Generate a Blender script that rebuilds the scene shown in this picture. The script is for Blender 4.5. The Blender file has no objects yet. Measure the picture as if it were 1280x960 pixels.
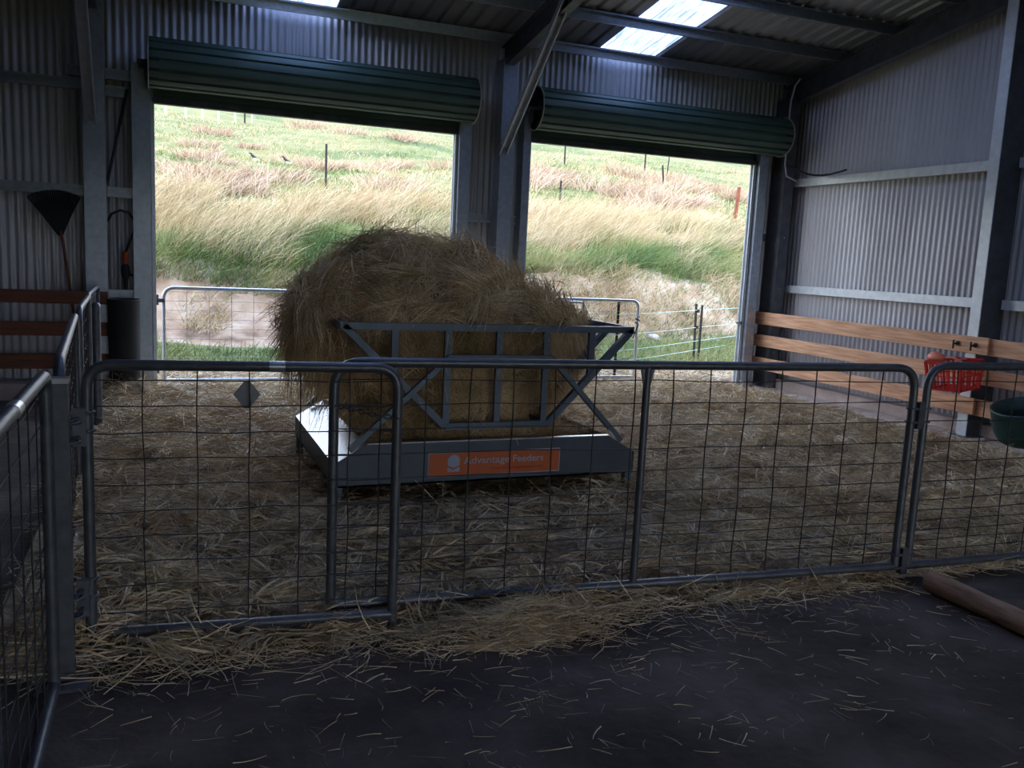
import bpy, math, random
import numpy as np
from mathutils import Vector, Matrix, noise
rng = np.random.default_rng(7); random.seed(7)
C = bpy.context.scene.collection
sc = bpy.context.scene

# ------------------------------------------------------------------ camera
cam_d = bpy.data.cameras.new('camera'); cam = bpy.data.objects.new('camera', cam_d); C.objects.link(cam)
cam_d.sensor_width = 36.0; cam_d.lens = 0.8458296900145592 * 36.0; cam_d.clip_end = 500
RT = Vector((0.9272999776317228, -0.37135227952737254, 0.04703441265744116))
DN = Vector((-0.010020756360391923, -0.150235886777686, -0.9885993944799317))
FW = Vector((0.3741848953741612, 0.9162568759981812, -0.14303496516545025))
M3 = Matrix((RT, -DN, -FW)).transposed()
cam.matrix_world = Matrix.Translation((0, 0, 1.6)) @ M3.to_4x4()
sc.camera = cam
# ------------------------------------------------------------------ world, sun, exposure
SKY_STRENGTH = 2.0; SUN_STRENGTH = 0.9; EXPOSURE = 1.45
w = bpy.data.worlds.new('sky'); sc.world = w; w.use_nodes = True
wn = w.node_tree; wn.nodes.clear()
wo = wn.nodes.new('ShaderNodeOutputWorld'); wb = wn.nodes.new('ShaderNodeBackground')
wg = wn.nodes.new('ShaderNodeValToRGB'); wc = wn.nodes.new('ShaderNodeTexCoord'); ws = wn.nodes.new('ShaderNodeSeparateXYZ')
wn.links.new(wc.outputs['Generated'], ws.inputs[0]); wn.links.new(ws.outputs['Z'], wg.inputs[0])
wg.color_ramp.elements[0].position = 0.0; wg.color_ramp.elements[0].color = (0.92, 0.96, 1.0, 1)
wg.color_ramp.elements[1].position = 0.9; wg.color_ramp.elements[1].color = (0.45, 0.62, 1.0, 1)
wn.links.new(wg.outputs[0], wb.inputs[0]); wb.inputs[1].default_value = SKY_STRENGTH
wn.links.new(wb.outputs[0], wo.inputs[0])
sun_d = bpy.data.lights.new('sun', 'SUN'); sun = bpy.data.objects.new('sun', sun_d); C.objects.link(sun)
sun_d.energy = SUN_STRENGTH; sun_d.angle = math.radians(35); sun_d.color = (1.0, 0.90, 0.74)
sun.rotation_euler = Vector((0.85, 0.45, -0.40)).to_track_quat('-Z', 'Y').to_euler()
vs = sc.view_settings
vs.view_transform = 'Standard'; vs.look = 'None'; vs.gamma = 1; vs.use_curve_mapping = False; vs.exposure = EXPOSURE
sc.cycles.max_bounces = 8; sc.cycles.diffuse_bounces = 5; sc.cycles.glossy_bounces = 4
sc.cycles.transparent_max_bounces = 12; sc.cycles.transmission_bounces = 6
sc.cycles.use_denoising = True; sc.cycles.sample_clamp_indirect = 4.0
sc.cycles.caustics_reflective = False; sc.cycles.caustics_refractive = False

# ------------------------------------------------------------------ materials
def mat(name, col=(0.5, 0.5, 0.5), rough=0.6, metal=0.0, var=None, scale=6.0, stretch=(1, 1, 1), detail=5,
        island=None, bump=0.0, bscale=30.0, cols=None, coords='Object'):
    m = bpy.data.materials.new(name); m.use_nodes = True
    nt = m.node_tree; b = nt.nodes['Principled BSDF']
    b.inputs['Roughness'].default_value = rough; b.inputs['Metallic'].default_value = metal
    tc = nt.nodes.new('ShaderNodeTexCoord'); mp = nt.nodes.new('ShaderNodeMapping')
    mp.inputs['Scale'].default_value = stretch
    nt.links.new(tc.outputs[coords], mp.inputs[0])
    if cols or var:
        nz = nt.nodes.new('ShaderNodeTexNoise'); nz.inputs['Scale'].default_value = scale; nz.inputs['Detail'].default_value = detail
        nt.links.new(mp.outputs[0], nz.inputs[0])
        r = nt.nodes.new('ShaderNodeValToRGB'); nt.links.new(nz.outputs[0], r.inputs[0])
        if not cols:
            d = var; cols = [(0.3, tuple(c * (1 - d) for c in col)), (0.7, tuple(min(1, c * (1 + d)) for c in col))]
        el = r.color_ramp.elements
        el[0].position = cols[0][0]; el[0].color = (*cols[0][1], 1)
        el[1].position = cols[-1][0]; el[1].color = (*cols[-1][1], 1)
        for p, c in cols[1:-1]:
            e = el.new(p); e.color = (*c, 1)
        out = r.outputs[0]
    else:
        rgb = nt.nodes.new('ShaderNodeRGB'); rgb.outputs[0].default_value = (*col, 1); out = rgb.outputs[0]
    if island:
        g = nt.nodes.new('ShaderNodeNewGeometry'); ir = nt.nodes.new('ShaderNodeValToRGB')
        nt.links.new(g.outputs['Random Per Island'], ir.inputs[0])
        el = ir.color_ramp.elements
        el[0].position = 0; el[0].color = (*island[0], 1); el[1].position = 1; el[1].color = (*island[-1], 1)
        for k, c in enumerate(island[1:-1]):
            e = el.new((k + 1) / (len(island) - 1)); e.color = (*c, 1)
        mx = nt.nodes.new('ShaderNodeMix'); mx.data_type = 'RGBA'; mx.blend_type = 'MULTIPLY'; mx.inputs[0].default_value = 1
        nt.links.new(out, mx.inputs[6]); nt.links.new(ir.outputs[0], mx.inputs[7]); out = mx.outputs[2]
    nt.links.new(out, b.inputs['Base Color'])
    if bump:
        bn = nt.nodes.new('ShaderNodeTexNoise'); bn.inputs['Scale'].default_value = bscale; bn.inputs['Detail'].default_value = 4
        nt.links.new(mp.outputs[0], bn.inputs[0])
        bp = nt.nodes.new('ShaderNodeBump'); bp.inputs['Strength'].default_value = bump; bp.inputs['Distance'].default_value = 0.02
        nt.links.new(bn.outputs[0], bp.inputs['Height']); nt.links.new(bp.outputs[0], b.inputs['Normal'])
    return m

M = {}
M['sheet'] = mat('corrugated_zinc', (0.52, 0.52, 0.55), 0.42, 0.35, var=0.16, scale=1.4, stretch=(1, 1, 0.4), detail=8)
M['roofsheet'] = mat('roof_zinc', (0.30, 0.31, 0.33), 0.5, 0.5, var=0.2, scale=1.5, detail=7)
M['galv'] = mat('galvanised_steel', (0.38, 0.43, 0.50), 0.36, 0.75, var=0.14, scale=18)
M['galvlit'] = mat('lit_galvanised_steel', (0.62, 0.66, 0.70), 0.4, 0.3, var=0.10, scale=14)  # lighter copy of the galvanised steel, light put into its colour
M['galvdark'] = mat('dark_beam_steel', (0.11, 0.12, 0.14), 0.5, 0.5, var=0.25, scale=8)  # darker steel tone for rafters, plates and brackets
M['gate'] = mat('gate_pipe', (0.10, 0.108, 0.125), 0.42, 0.45, var=0.22, scale=22)
M['wire'] = mat('dark_wire', (0.028, 0.028, 0.03), 0.6, 0.1, var=0.3, scale=40)
M['rail'] = mat('bright_pipe', (0.55, 0.57, 0.60), 0.3, 0.8, var=0.12, scale=20)
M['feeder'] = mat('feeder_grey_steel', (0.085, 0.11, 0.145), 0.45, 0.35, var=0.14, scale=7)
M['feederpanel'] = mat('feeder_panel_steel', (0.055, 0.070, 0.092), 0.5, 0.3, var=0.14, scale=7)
M['feedertop'] = mat('feeder_tray_lip', (0.42, 0.45, 0.50), 0.3, 0.7, var=0.15, scale=12)  # lip lightened to carry the light on its upward slope
M['roller'] = mat('roller_green', (0.062, 0.112, 0.092), 0.5, 0.1, var=0.15, scale=3)
M['rollerdark'] = mat('roller_inside', (0.03, 0.035, 0.035), 0.7, 0.2, var=0.2)
M['edge'] = mat('pale_cord', (0.32, 0.33, 0.28), 0.7, var=0.2)
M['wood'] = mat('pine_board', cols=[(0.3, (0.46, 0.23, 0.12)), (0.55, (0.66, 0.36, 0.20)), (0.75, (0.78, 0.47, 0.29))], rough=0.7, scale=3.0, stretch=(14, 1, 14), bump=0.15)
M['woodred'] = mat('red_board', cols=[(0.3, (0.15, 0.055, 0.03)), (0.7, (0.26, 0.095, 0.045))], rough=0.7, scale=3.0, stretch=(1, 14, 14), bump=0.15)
M['log'] = mat('brown_log', cols=[(0.3, (0.22, 0.12, 0.07)), (0.7, (0.50, 0.30, 0.19))], rough=0.8, scale=5.0, stretch=(6, 1, 6), bump=0.3)
M['red'] = mat('red_plastic', (0.55, 0.02, 0.02), 0.4, var=0.12)
M['orange'] = mat('orange_plastic', (0.75, 0.22, 0.12), 0.45, var=0.1)
M['tub'] = mat('green_tub_plastic', (0.016, 0.050, 0.048), 0.45, var=0.2)
M['black'] = mat('black_plastic', (0.008, 0.009, 0.012), 0.7, var=0.25)
M['rubber'] = mat('black_rubber', (0.02, 0.02, 0.024), 0.6, var=0.25)
M['sticker'] = mat('sticker_orange', (0.46, 0.085, 0.012), 0.5, var=0.06)
M['stickerwhite'] = mat('sticker_white', (0.30, 0.34, 0.42), 0.6, var=0.05)
M['stickerred'] = mat('sticker_dark_red', (0.25, 0.02, 0.01), 0.6, var=0.05)
M['label'] = mat('label_white', (0.7, 0.75, 0.78), 0.5, var=0.05)
M['steelpost'] = mat('rusty_star_post', (0.030, 0.024, 0.024), 0.7, 0.2, var=0.3, scale=12)
M['rustpost'] = mat('rust_red_post', (0.22, 0.07, 0.04), 0.8, var=0.3, scale=6)
M['whitepost'] = mat('pale_post', (0.55, 0.52, 0.45), 0.8, var=0.2)
M['tape'] = mat('electric_tape', (0.45, 0.66, 0.60), 0.6, var=0.1)
M['floor'] = mat('dirty_concrete', cols=[(0.34, (0.032, 0.022, 0.018)), (0.5, (0.072, 0.052, 0.042)), (0.66, (0.135, 0.105, 0.090))],
                 rough=0.9, scale=1.7, detail=11, bump=0.8, bscale=14)
M['apron'] = mat('pale_concrete', cols=[(0.3, (0.34, 0.26, 0.22)), (0.7, (0.66, 0.54, 0.48))], rough=0.85, scale=2.2, detail=8, bump=0.4)
M['strawbase'] = mat('straw_base', cols=[(0.3, (0.10, 0.068, 0.04)), (0.5, (0.30, 0.22, 0.14)), (0.70, (0.62, 0.49, 0.33))], rough=0.95, scale=5.0, detail=10, bump=1.0, bscale=22)  # base darkened to put shade into the gaps between straws
M['straw'] = mat('straw', cols=[(0.3, (0.60, 0.44, 0.28)), (0.5, (0.86, 0.71, 0.50)), (0.7, (0.98, 0.87, 0.66))], rough=0.7, scale=3.0, detail=4,
                 island=[(0.30, 0.26, 0.22), (0.85, 0.8, 0.72), (0.45, 0.45, 0.37), (1, 0.97, 0.9), (0.55, 0.48, 0.38), (1, 0.98, 0.92)])
M['hay'] = mat('hay', cols=[(0.3, (0.42, 0.34, 0.20)), (0.46, (0.80, 0.60, 0.37)), (0.66, (1.0, 0.80, 0.55))], rough=0.75, scale=4.5, detail=4,
               island=[(0.50, 0.46, 0.38), (0.95, 0.9, 0.8), (0.65, 0.66, 0.5), (1, 0.98, 0.9), (0.85, 0.75, 0.6)])
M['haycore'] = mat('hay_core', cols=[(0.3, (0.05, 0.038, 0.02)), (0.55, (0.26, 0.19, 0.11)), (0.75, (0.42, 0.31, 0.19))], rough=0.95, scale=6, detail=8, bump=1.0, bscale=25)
M['terrain'] = mat('pasture', cols=[(0.28, (0.071, 0.094, 0.024)), (0.42, (0.130, 0.153, 0.042)), (0.52, (0.225, 0.195, 0.074)), (0.60, (0.142, 0.159, 0.046)), (0.74, (0.249, 0.189, 0.089))],
                   rough=0.95, scale=0.42, stretch=(0.6, 1, 1), detail=10, bump=0.8, bscale=3)
M['dirt'] = mat('clay_bank', cols=[(0.28, (0.120, 0.075, 0.045)), (0.42, (0.315, 0.210, 0.135)), (0.56, (0.465, 0.345, 0.247)), (0.72, (0.600, 0.510, 0.405))], rough=0.95, scale=2.2, detail=10, bump=1.0, bscale=9)
M['dry'] = mat('dry_grass', cols=[(0.35, (0.533, 0.422, 0.272)), (0.5, (0.634, 0.530, 0.381)), (0.68, (0.648, 0.490, 0.367))], rough=0.8, scale=0.7, detail=3,
               island=[(0.6, 0.58, 0.5), (1, 0.95, 0.85), (0.8, 0.8, 0.6), (1, 1, 0.95)])
M['green'] = mat('green_grass', cols=[(0.35, (0.112, 0.180, 0.072)), (0.5, (0.217, 0.279, 0.122)), (0.66, (0.392, 0.372, 0.202))], rough=0.8, scale=0.8, detail=3,
                 island=[(0.5, 0.55, 0.5), (1, 1, 0.8), (0.75, 0.85, 0.6), (1, 0.95, 0.7)])
M['tussock'] = mat('tussock_grass', cols=[(0.35, (0.504, 0.378, 0.272)), (0.65, (0.616, 0.504, 0.381))], rough=0.85, scale=0.8,
                   island=[(0.55, 0.5, 0.5), (1, 0.95, 0.9), (0.75, 0.68, 0.6)])
M['stone'] = mat('pale_stone', (0.42, 0.38, 0.34), 0.9, var=0.25, scale=8, bump=0.5)
M['birdwhite'] = mat('white_feather', (0.7, 0.72, 0.75), 0.8, var=0.05)
M['birdblack'] = mat('black_feather', (0.02, 0.02, 0.025), 0.7, var=0.1)
# clear corrugated skylight sheet: part see-through, part scattering
def skylight_mat():
    m = bpy.data.materials.new('polycarbonate'); m.use_nodes = True; nt = m.node_tree; nt.nodes.clear()
    o = nt.nodes.new('ShaderNodeOutputMaterial'); a = nt.nodes.new('ShaderNodeBsdfTranslucent'); t = nt.nodes.new('ShaderNodeBsdfTransparent')
    x = nt.nodes.new('ShaderNodeMixShader'); n = nt.nodes.new('ShaderNodeTexNoise'); r = nt.nodes.new('ShaderNodeValToRGB')
    tc = nt.nodes.new('ShaderNodeTexCoord'); n.inputs['Scale'].default_value = 3; n.inputs['Detail'].default_value = 6
    mp = nt.nodes.new('ShaderNodeMapping'); mp.inputs['Scale'].default_value = (9, 0.9, 1); nt.links.new(tc.outputs['Object'], mp.inputs[0]); nt.links.new(mp.outputs[0], n.inputs[0]); nt.links.new(n.outputs[0], r.inputs[0])
    r.color_ramp.elements[0].position = 0.38; r.color_ramp.elements[0].color = (0.16, 0.20, 0.30, 1)
    r.color_ramp.elements[1].position = 0.6; r.color_ramp.elements[1].color = (0.52, 0.60, 0.80, 1)
    nt.links.new(r.outputs[0], a.inputs[0]); nt.links.new(r.outputs[0], t.inputs[0])
    x.inputs[0].default_value = 0.5
    nt.links.new(a.outputs[0], x.inputs[1]); nt.links.new(t.outputs[0], x.inputs[2]); nt.links.new(x.outputs[0], o.inputs[0])
    return m
M['skylight'] = skylight_mat()

# ------------------------------------------------------------------ mesh helpers
class MB:
    def __init__(s): s.v = []; s.f = []; s.sm = []
    def add(s, vs_, fs, smooth=False):
        n = len(s.v); s.v.extend([tuple(x) for x in vs_])
        s.f.extend([tuple(i + n for i in f) for f in fs]); s.sm.extend([smooth] * len(fs)); return s
    def box(s, x0, x1, y0, y1, z0, z1):
        return s.add([(x, y, z) for z in (z0, z1) for y in (y0, y1) for x in (x0, x1)],
                     [(0, 2, 3, 1), (4, 5, 7, 6), (0, 1, 5, 4), (2, 6, 7, 3), (0, 4, 6, 2), (1, 3, 7, 5)])
    def sweep(s, prof, p0, p1, up=(0, 0, 1), closed=True, caps=True):
        """profile [(side, up)...] swept from p0 to p1"""
        p0 = Vector(p0); p1 = Vector(p1); d = (p1 - p0).normalized(); u = Vector(up)
        r = d.cross(u).normalized(); u = r.cross(d).normalized(); n = len(prof)
        vs_ = [p + r * a + u * b for p in (p0, p1) for a, b in prof]
        fs = [(i, (i + 1) % n, n + (i + 1) % n, n + i) for i in range(n if closed else n - 1)]
        if closed and caps: fs += [tuple(range(n))[::-1], tuple(range(n, 2 * n))]
        return s.add(vs_, fs)
    def bar(s, p0, p1, w_, h, up=(0, 0, 1)):
        return s.sweep([(-w_ / 2, -h / 2), (w_ / 2, -h / 2), (w_ / 2, h / 2), (-w_ / 2, h / 2)], p0, p1, up)
    def csec(s, p0, p1, w_, h, t=0.004, lip=0.018, up=(0, 0, 1), flip=1):
        """C-section: web on one side, flanges with lips"""
        a = w_ / 2 * flip; b = h / 2; l = lip; T = t * flip
        pr = [(-a, -b), (a, -b), (a, -b + l), (a - T, -b + l), (a - T, -b + t), (-a + T, -b + t), (-a + T, b - t), (a - T, b - t), (a - T, b - l), (a, b - l), (a, b), (-a, b)]
        if flip < 0: pr = pr[::-1]
        return s.sweep(pr, p0, p1, up, caps=True)
    def tube(s, path, r, n=10, caps=True):
        P = [Vector(p) for p in path]; m = len(P); rings = []
        rr = r if hasattr(r, '__len__') else [r] * m
        u = None
        for i in range(m):
            t = (P[min(i + 1, m - 1)] - P[max(i - 1, 0)]).normalized()
            if u is None:
                u = t.orthogonal().normalized()
            else:
                u = (u - t * u.dot(t))
                u = u.normalized() if u.length > 1e-6 else t.orthogonal().normalized()
            v = t.cross(u)
            rings.append([P[i] + (u * math.cos(2 * math.pi * k / n) + v * math.sin(2 * math.pi * k / n)) * rr[i] for k in range(n)])
        vs_ = [p for rg in rings for p in rg]
        fs = [(i * n + k, i * n + (k + 1) % n, (i + 1) * n + (k + 1) % n, (i + 1) * n + k) for i in range(m - 1) for k in range(n)]
        s.add(vs_, fs, True)
        if caps: s.add(rings[0], [tuple(range(n))[::-1]]); s.add(rings[-1], [tuple(range(n))])
        return s
    def lathe(s, prof, c=(0, 0, 0), n=32):
        vs_ = [(c[0] + r * math.cos(2 * math.pi * k / n), c[1] + r * math.sin(2 * math.pi * k / n), c[2] + z) for r, z in prof for k in range(n)]
        fs = [(i * n + k, i * n + (k + 1) % n, (i + 1) * n + (k + 1) % n, (i + 1) * n + k) for i in range(len(prof) - 1) for k in range(n)]
        return s.add(vs_, fs, True)
    def grid(s, fn, nu, nv, smooth=True):
        vs_ = [fn(i / nu, j / nv) for j in range(nv + 1) for i in range(nu + 1)]
        fs = [(j * (nu + 1) + i, j * (nu + 1) + i + 1, (j + 1) * (nu + 1) + i + 1, (j + 1) * (nu + 1) + i) for j in range(nv) for i in range(nu)]
        return s.add(vs_, fs, smooth)
    def prism(s, pts, off):
        n = len(pts); off = Vector(off); a = [Vector(p) for p in pts]; b = [p + off for p in a]
        return s.add(a + b, [tuple(range(n))[::-1], tuple(range(n, 2 * n))] + [(i, (i + 1) % n, n + (i + 1) % n, n + i) for i in range(n)])
    def build(s, name, m, parent=None):
        me = bpy.data.meshes.new(name); me.from_pydata(s.v, [], s.f); me.materials.append(m)
        me.polygons.foreach_set('use_smooth', s.sm); me.update()
        o = bpy.data.objects.new(name, me); C.objects.link(o)
        if parent is not None:
            o.parent = parent; o.matrix_parent_inverse = Matrix.Translation(-Vector(parent.location)) if False else Matrix.Identity(4)
            loc = Vector(parent.location)
            if loc.length > 0: me.transform(Matrix.Translation(-loc))
        return o
def tag(o, label=None, cat=None, group=None, kind=None):
    if label: o['label'] = label
    if cat: o['category'] = cat
    if group: o['group'] = group
    if kind: o['kind'] = kind
    return o
def empty(name, loc, label, cat, group=None, kind=None):
    o = bpy.data.objects.new(name, None); C.objects.link(o); o.location = loc; o.empty_display_size = 0.1
    return tag(o, label, cat, group, kind)
def struct(o): o['kind'] = 'structure'; return o

def ribbons(name, m, P, D, L, W, bend, parent=None, droop=None, segs=3, taper=0.4):
    """many thin curved blades as one mesh. P base points, D unit directions, bend = curve vectors"""
    n = len(P); ts = np.linspace(0, 1, segs + 1)
    L = np.broadcast_to(L, (n,)); W = np.broadcast_to(W, (n,))
    up = rng.normal(size=(n, 3)); side = np.cross(D, up); side /= np.linalg.norm(side, axis=1)[:, None] + 1e-9
    V = np.zeros((n, segs + 1, 2, 3), dtype=np.float32)
    for k, t in enumerate(ts):
        c = P + D * (L * t)[:, None] + bend * (t * t)
        wd = (W * (1 - (1 - taper) * t) * 0.5)[:, None]
        V[:, k, 0] = c - side * wd; V[:, k, 1] = c + side * wd
    V = V.reshape(-1, 3); nv = 2 * (segs + 1)
    base = (np.arange(n) * nv)[:, None, None]
    q = np.array([[2 * k, 2 * k + 1, 2 * k + 3, 2 * k + 2] for k in range(segs)])[None]
    F = (base + q).reshape(-1)
    me = bpy.data.meshes.new(name); me.vertices.add(len(V)); me.vertices.foreach_set('co', V.reshape(-1))
    nf = n * segs; me.loops.add(nf * 4); me.loops.foreach_set('vertex_index', F.astype(np.int32))
    me.polygons.add(nf); me.polygons.foreach_set('loop_start', (np.arange(nf) * 4).astype(np.int32))
    me.materials.append(m); me.update(calc_edges=True); me.validate()
    o = bpy.data.objects.new(name, me); C.objects.link(o)
    if parent is not None: o.parent = parent; me.transform(Matrix.Translation(-Vector(parent.location)))
    return o
def vnoise(x, y, s=1.0, z=0.0): return noise.noise(Vector((x * s, y * s, z)))

# ------------------------------------------------------------------ the setting: shed shell
YB = 9.95; XR = 8.02; XL = -6.0; YF = -5.0
PITCH = 0.165
def roof_z(y): return 4.045 + PITCH * (9.75 - y) + 0.115
def corr(mb, u0, u1, fn, lo, hi, period=0.076, amp=0.009, step=8, trap=False):
    """corrugated sheet: u runs across the ribs; fn(u, depth, v) -> point; lo/hi give v range at u"""
    n = int((u1 - u0) / period * step)
    us = [u0 + (u1 - u0) * i / n for i in range(n + 1)]
    vs_ = []
    for u in us:
        ph = u / period
        if trap:
            f = ph % 1; d = amp if f < 0.18 else (amp * (1 - (f - 0.18) / 0.1) if f < 0.28 else (0 if f < 0.9 else amp * (f - 0.9) / 0.1))
        else: d = amp * math.sin(2 * math.pi * ph)
        vs_.append(fn(u, d, lo(u))); vs_.append(fn(u, d, hi(u)))
    mb.add(vs_, [(2 * i, 2 * i + 2, 2 * i + 3, 2 * i + 1) for i in range(n)], not trap)
LD = (-0.06, 3.17); RD = (4.09, 7.35); DH = 3.02      # door openings
b = MB()
top = lambda u: 4.16
for (a0, a1, z0) in ((XL, -0.10, 0.0), (-0.10, 3.22, 3.0), (3.22, 4.04, 0.0), (4.04, 7.40, 3.0), (7.40, XR, 0.0)):
    corr(b, a0, a1, lambda u, d, v: (u, YB + d, v), lambda u, z0=z0: z0, top)
struct(b.build('wall_back', M['sheet']))
b = MB(); corr(b, YF, YB + 0.05, lambda u, d, v: (XR + d, u, v), lambda u: 0.10, lambda u: roof_z(u) + 0.036)
struct(b.build('wall_right', M['sheet']))
b = MB(); corr(b, YF, YB + 0.05, lambda u, d, v: (XL + d, u, v), lambda u: 0.0, lambda u: roof_z(u) + 0.036, step=4)
struct(b.build('wall_left', M['sheet']))
b = MB(); corr(b, XL, 0.5, lambda u, d, v: (u, YF + d, v), lambda u: 0.0, lambda u: roof_z(YF) + 0.02, step=4)
corr(b, 0.5, 5.5, lambda u, d, v: (u, YF + d, v), lambda u: 2.05, lambda u: roof_z(YF) + 0.02, step=4)  # unseen low opening, sized to set the brightness inside
corr(b, 5.5, XR, lambda u, d, v: (u, YF + d, v), lambda u: 0.0, lambda u: roof_z(YF) + 0.02, step=4)
struct(b.build('wall_front', M['sheet']))
# roof sheets with skylight strips between them
SKY1 = (0.98, 1.76); SKY2 = (4.96, 5.72)
b = MB()
for a0, a1 in ((XL, SKY1[0]), (SKY1[1], SKY2[0]), (SKY2[1], XR + 0.1)):
    corr(b, a0, a1, lambda u, d, v: (u, v, roof_z(v) + 0.005 + d), lambda u: YF, lambda u: YB + 0.25, period=0.19, amp=0.028, step=20, trap=True)
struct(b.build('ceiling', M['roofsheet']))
for k, (a0, a1) in enumerate((SKY1, SKY2)):
    b = MB(); corr(b, a0 - 0.04, a1 + 0.04, lambda u, d, v: (u, v, roof_z(v) + 0.009 + d), lambda u: 1.5, lambda u: YB + 0.25, period=0.19, amp=0.028, step=20, trap=True)
    struct(b.build('window_%d' % (k + 1), M['skylight']))
    b = MB(); corr(b, a0 - 0.04, a1 + 0.04, lambda u, d, v: (u, v, roof_z(v) + 0.012 + d), lambda u: YF, lambda u: 1.55, period=0.19, amp=0.028, step=20, trap=True)
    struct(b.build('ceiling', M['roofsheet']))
# floor slab and ground
b = MB(); b.box(XL, XR + 0.1, YF, YB + 0.05, -0.3, 0.0); struct(b.build('floor', M['floor']))
b = MB(); b.box(-60, 60, -70, YF, -0.3, -0.02); tag(b.build('light_block_ground', M['terrain']), 'unseen ground behind the shed, added to stop light from below', 'ground', kind='structure')  # unseen ground added to shut out sky light from below
b = MB(); b.box(7.0, XR + 0.08, 4.0, YB, 0.0, 0.006); struct(b.build('trim_1', M['apron']))
b = MB(); b.box(7.86, XR + 0.08, YF, YB, 0.0, 0.13); struct(b.build('trim_2', M['apron']))
b = MB(); b.box(XL, -0.7, 9.55, YB, 0.0, 0.16); struct(b.build('trim_3', M['apron']))

# ------------------------------------------------------------------ purlins, rafters, girts, columns
GP = 'roof purlins'
for k, y in enumerate([9.75, 8.87, 8.04, 7.2, 6.4, 5.6, 4.7, 3.8, 2.9, 2.0, 1.0, 0.0, -1.0, -2.0, -3.0, -4.0]):
    zb = 4.045 + PITCH * (9.75 - y)
    b = MB(); b.csec((XL + 0.05, y, zb + 0.055), (XR - 0.06, y, zb + 0.055), 0.07, 0.11, up=(0, -0.16, 1), flip=1)
    o = b.build('roof_purlin', M['galv'])
    lab = {0: 'galvanised steel eave purlin along the top of the back wall', 1: 'steel roof purlin next above the eave purlin, crossing both skylights',
           2: 'third steel roof purlin from the back wall, at the top edge of the photo'}.get(k, 'steel roof purlin overhead, out of the frame, nearer than the third purlin')
    tag(o, lab, 'purlin', GP)
def rafter(x, lab):
    b = MB(); y0, y1 = 9.85, YF + 0.1
    z = lambda y: 4.045 + PITCH * (9.75 - y) - 0.005
    hw = 0.05; H = 0.26
    for s0, s1, w_ in ((0, 0.012, hw), (H - 0.012, H, hw), (0.012, H - 0.012, 0.005)):
        b.add([(x + sx * w_, y, z(y) - s) for y in (y0, y1) for s in (s0, s1) for sx in (-1, 1)],
              [(0, 1, 3, 2), (4, 6, 7, 5), (0, 4, 5, 1), (2, 3, 7, 6), (0, 2, 6, 4), (1, 5, 7, 3)])
    tag(b.build('rafter', M['galvdark']), lab, 'rafter', 'shed rafters')
rafter(3.74, 'steel rafter rising from the central column between the roller doors')
rafter(7.80, 'dark steel rafter running up along the right wall')
rafter(-0.60, 'steel rafter above the left column, running out of the frame')
def cgirt(name, p0, p1, lab, h=0.10, w_=0.07, up=(0, 0, 1), flip=1, group='wall girts', m='galv'):
    b = MB(); b.csec(p0, p1, w_, h, up=up, flip=flip); tag(b.build(name, M[m]), lab, 'girt', group)
# right wall girts run along y (side vector = +x for +y direction)
cgirt('wall_girt', (7.95, 9.72, 2.78), (7.95, 6.50, 2.78), 'upper galvanised girt on the right wall, between corner and column', flip=-1, m='galvlit')
cgirt('wall_girt', (7.95, 9.72, 1.37), (7.95, 6.50, 1.37), 'bright lower girt on the right wall above the timber boards', flip=-1, m='galvlit')
cgirt('wall_girt', (7.95, 6.34, 2.78), (7.95, 3.0, 2.78), 'upper girt on the right wall beyond the column at the right edge', flip=-1, m='galvlit')
cgirt('wall_girt', (7.95, 6.34, 1.37), (7.95, 3.0, 1.37), 'lower girt on the right wall beyond the column at the right edge', flip=-1, m='galvlit')
cgirt('wall_girt', (XL + 0.1, 9.90, 3.11), (-0.72, 9.90, 3.11), 'upper steel girt on the back wall left of the doors')
cgirt('wall_girt', (-0.84, 9.87, 3.23), (-0.12, 9.87, 3.23), 'short lapped girt behind the left column head')
cgirt('wall_girt', (XL + 0.1, 9.90, 2.08), (-0.72, 9.90, 2.08), 'lower steel girt on the back wall above the hanging rake')
cgirt('wall_girt', (-0.50, 9.90, 2.08), (-0.26, 9.90, 2.08), 'short girt stub between left column and left door jamb, at rake height')
cgirt('wall_girt', (-0.50, 9.90, 1.04), (-0.26, 9.90, 1.04), 'short girt stub just above the black bin')
cgirt('wall_girt', (-0.50, 9.90, 3.07), (-0.30, 9.90, 3.07), 'short girt stub beside the left end of the large roller door')
cgirt('wall_girt', (3.30, 9.90, 2.06), (3.66, 9.90, 2.06), 'short girt stub left of the central column')
cgirt('wall_girt', (3.84, 9.90, 2.06), (4.00, 9.90, 2.06), 'short girt stub right of the central column')
cgirt('wall_girt', (7.45, 9.90, 2.05), (7.70, 9.90, 2.05), 'short girt stub between right door jamb and corner column')
def column(x0, x1, y0, y1, z1, lab, m='galv', z0=0.0, ax='y'):
    """C column, open side showing lips"""
    b = MB(); xc = (x0 + x1) / 2; yc = (y0 + y1) / 2
    if ax == 'y': b.csec((xc, yc, z0), (xc, yc, z1), y1 - y0, x1 - x0, t=0.005, lip=0.022, up=(1, 0, 0), flip=1)
    else: b.csec((xc, yc, z0), (xc, yc, z1), x1 - x0, y1 - y0, t=0.005, lip=0.022, up=(0, 1, 0), flip=1)
    p = MB(); p.box(x0 - 0.02, x1 + 0.02, y0 - 0.02, y1 + 0.02, z0, z0 + 0.012)
    t = empty('steel_column', (xc, yc, z0), lab, 'column', 'shed columns')
    b.build('column_section', M[m], t); p.build('base_plate', M['galvdark'], t)
    bl = MB()
    for zz in (0.5, 1.37, 2.05, 2.8):
        if zz < z1: bl.tube([(xc, y0 + 0.002, zz), (xc, y0 - 0.010, zz)], 0.009, 6)
    bl.build('bolt', M['galv'], t)
    return t
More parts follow.
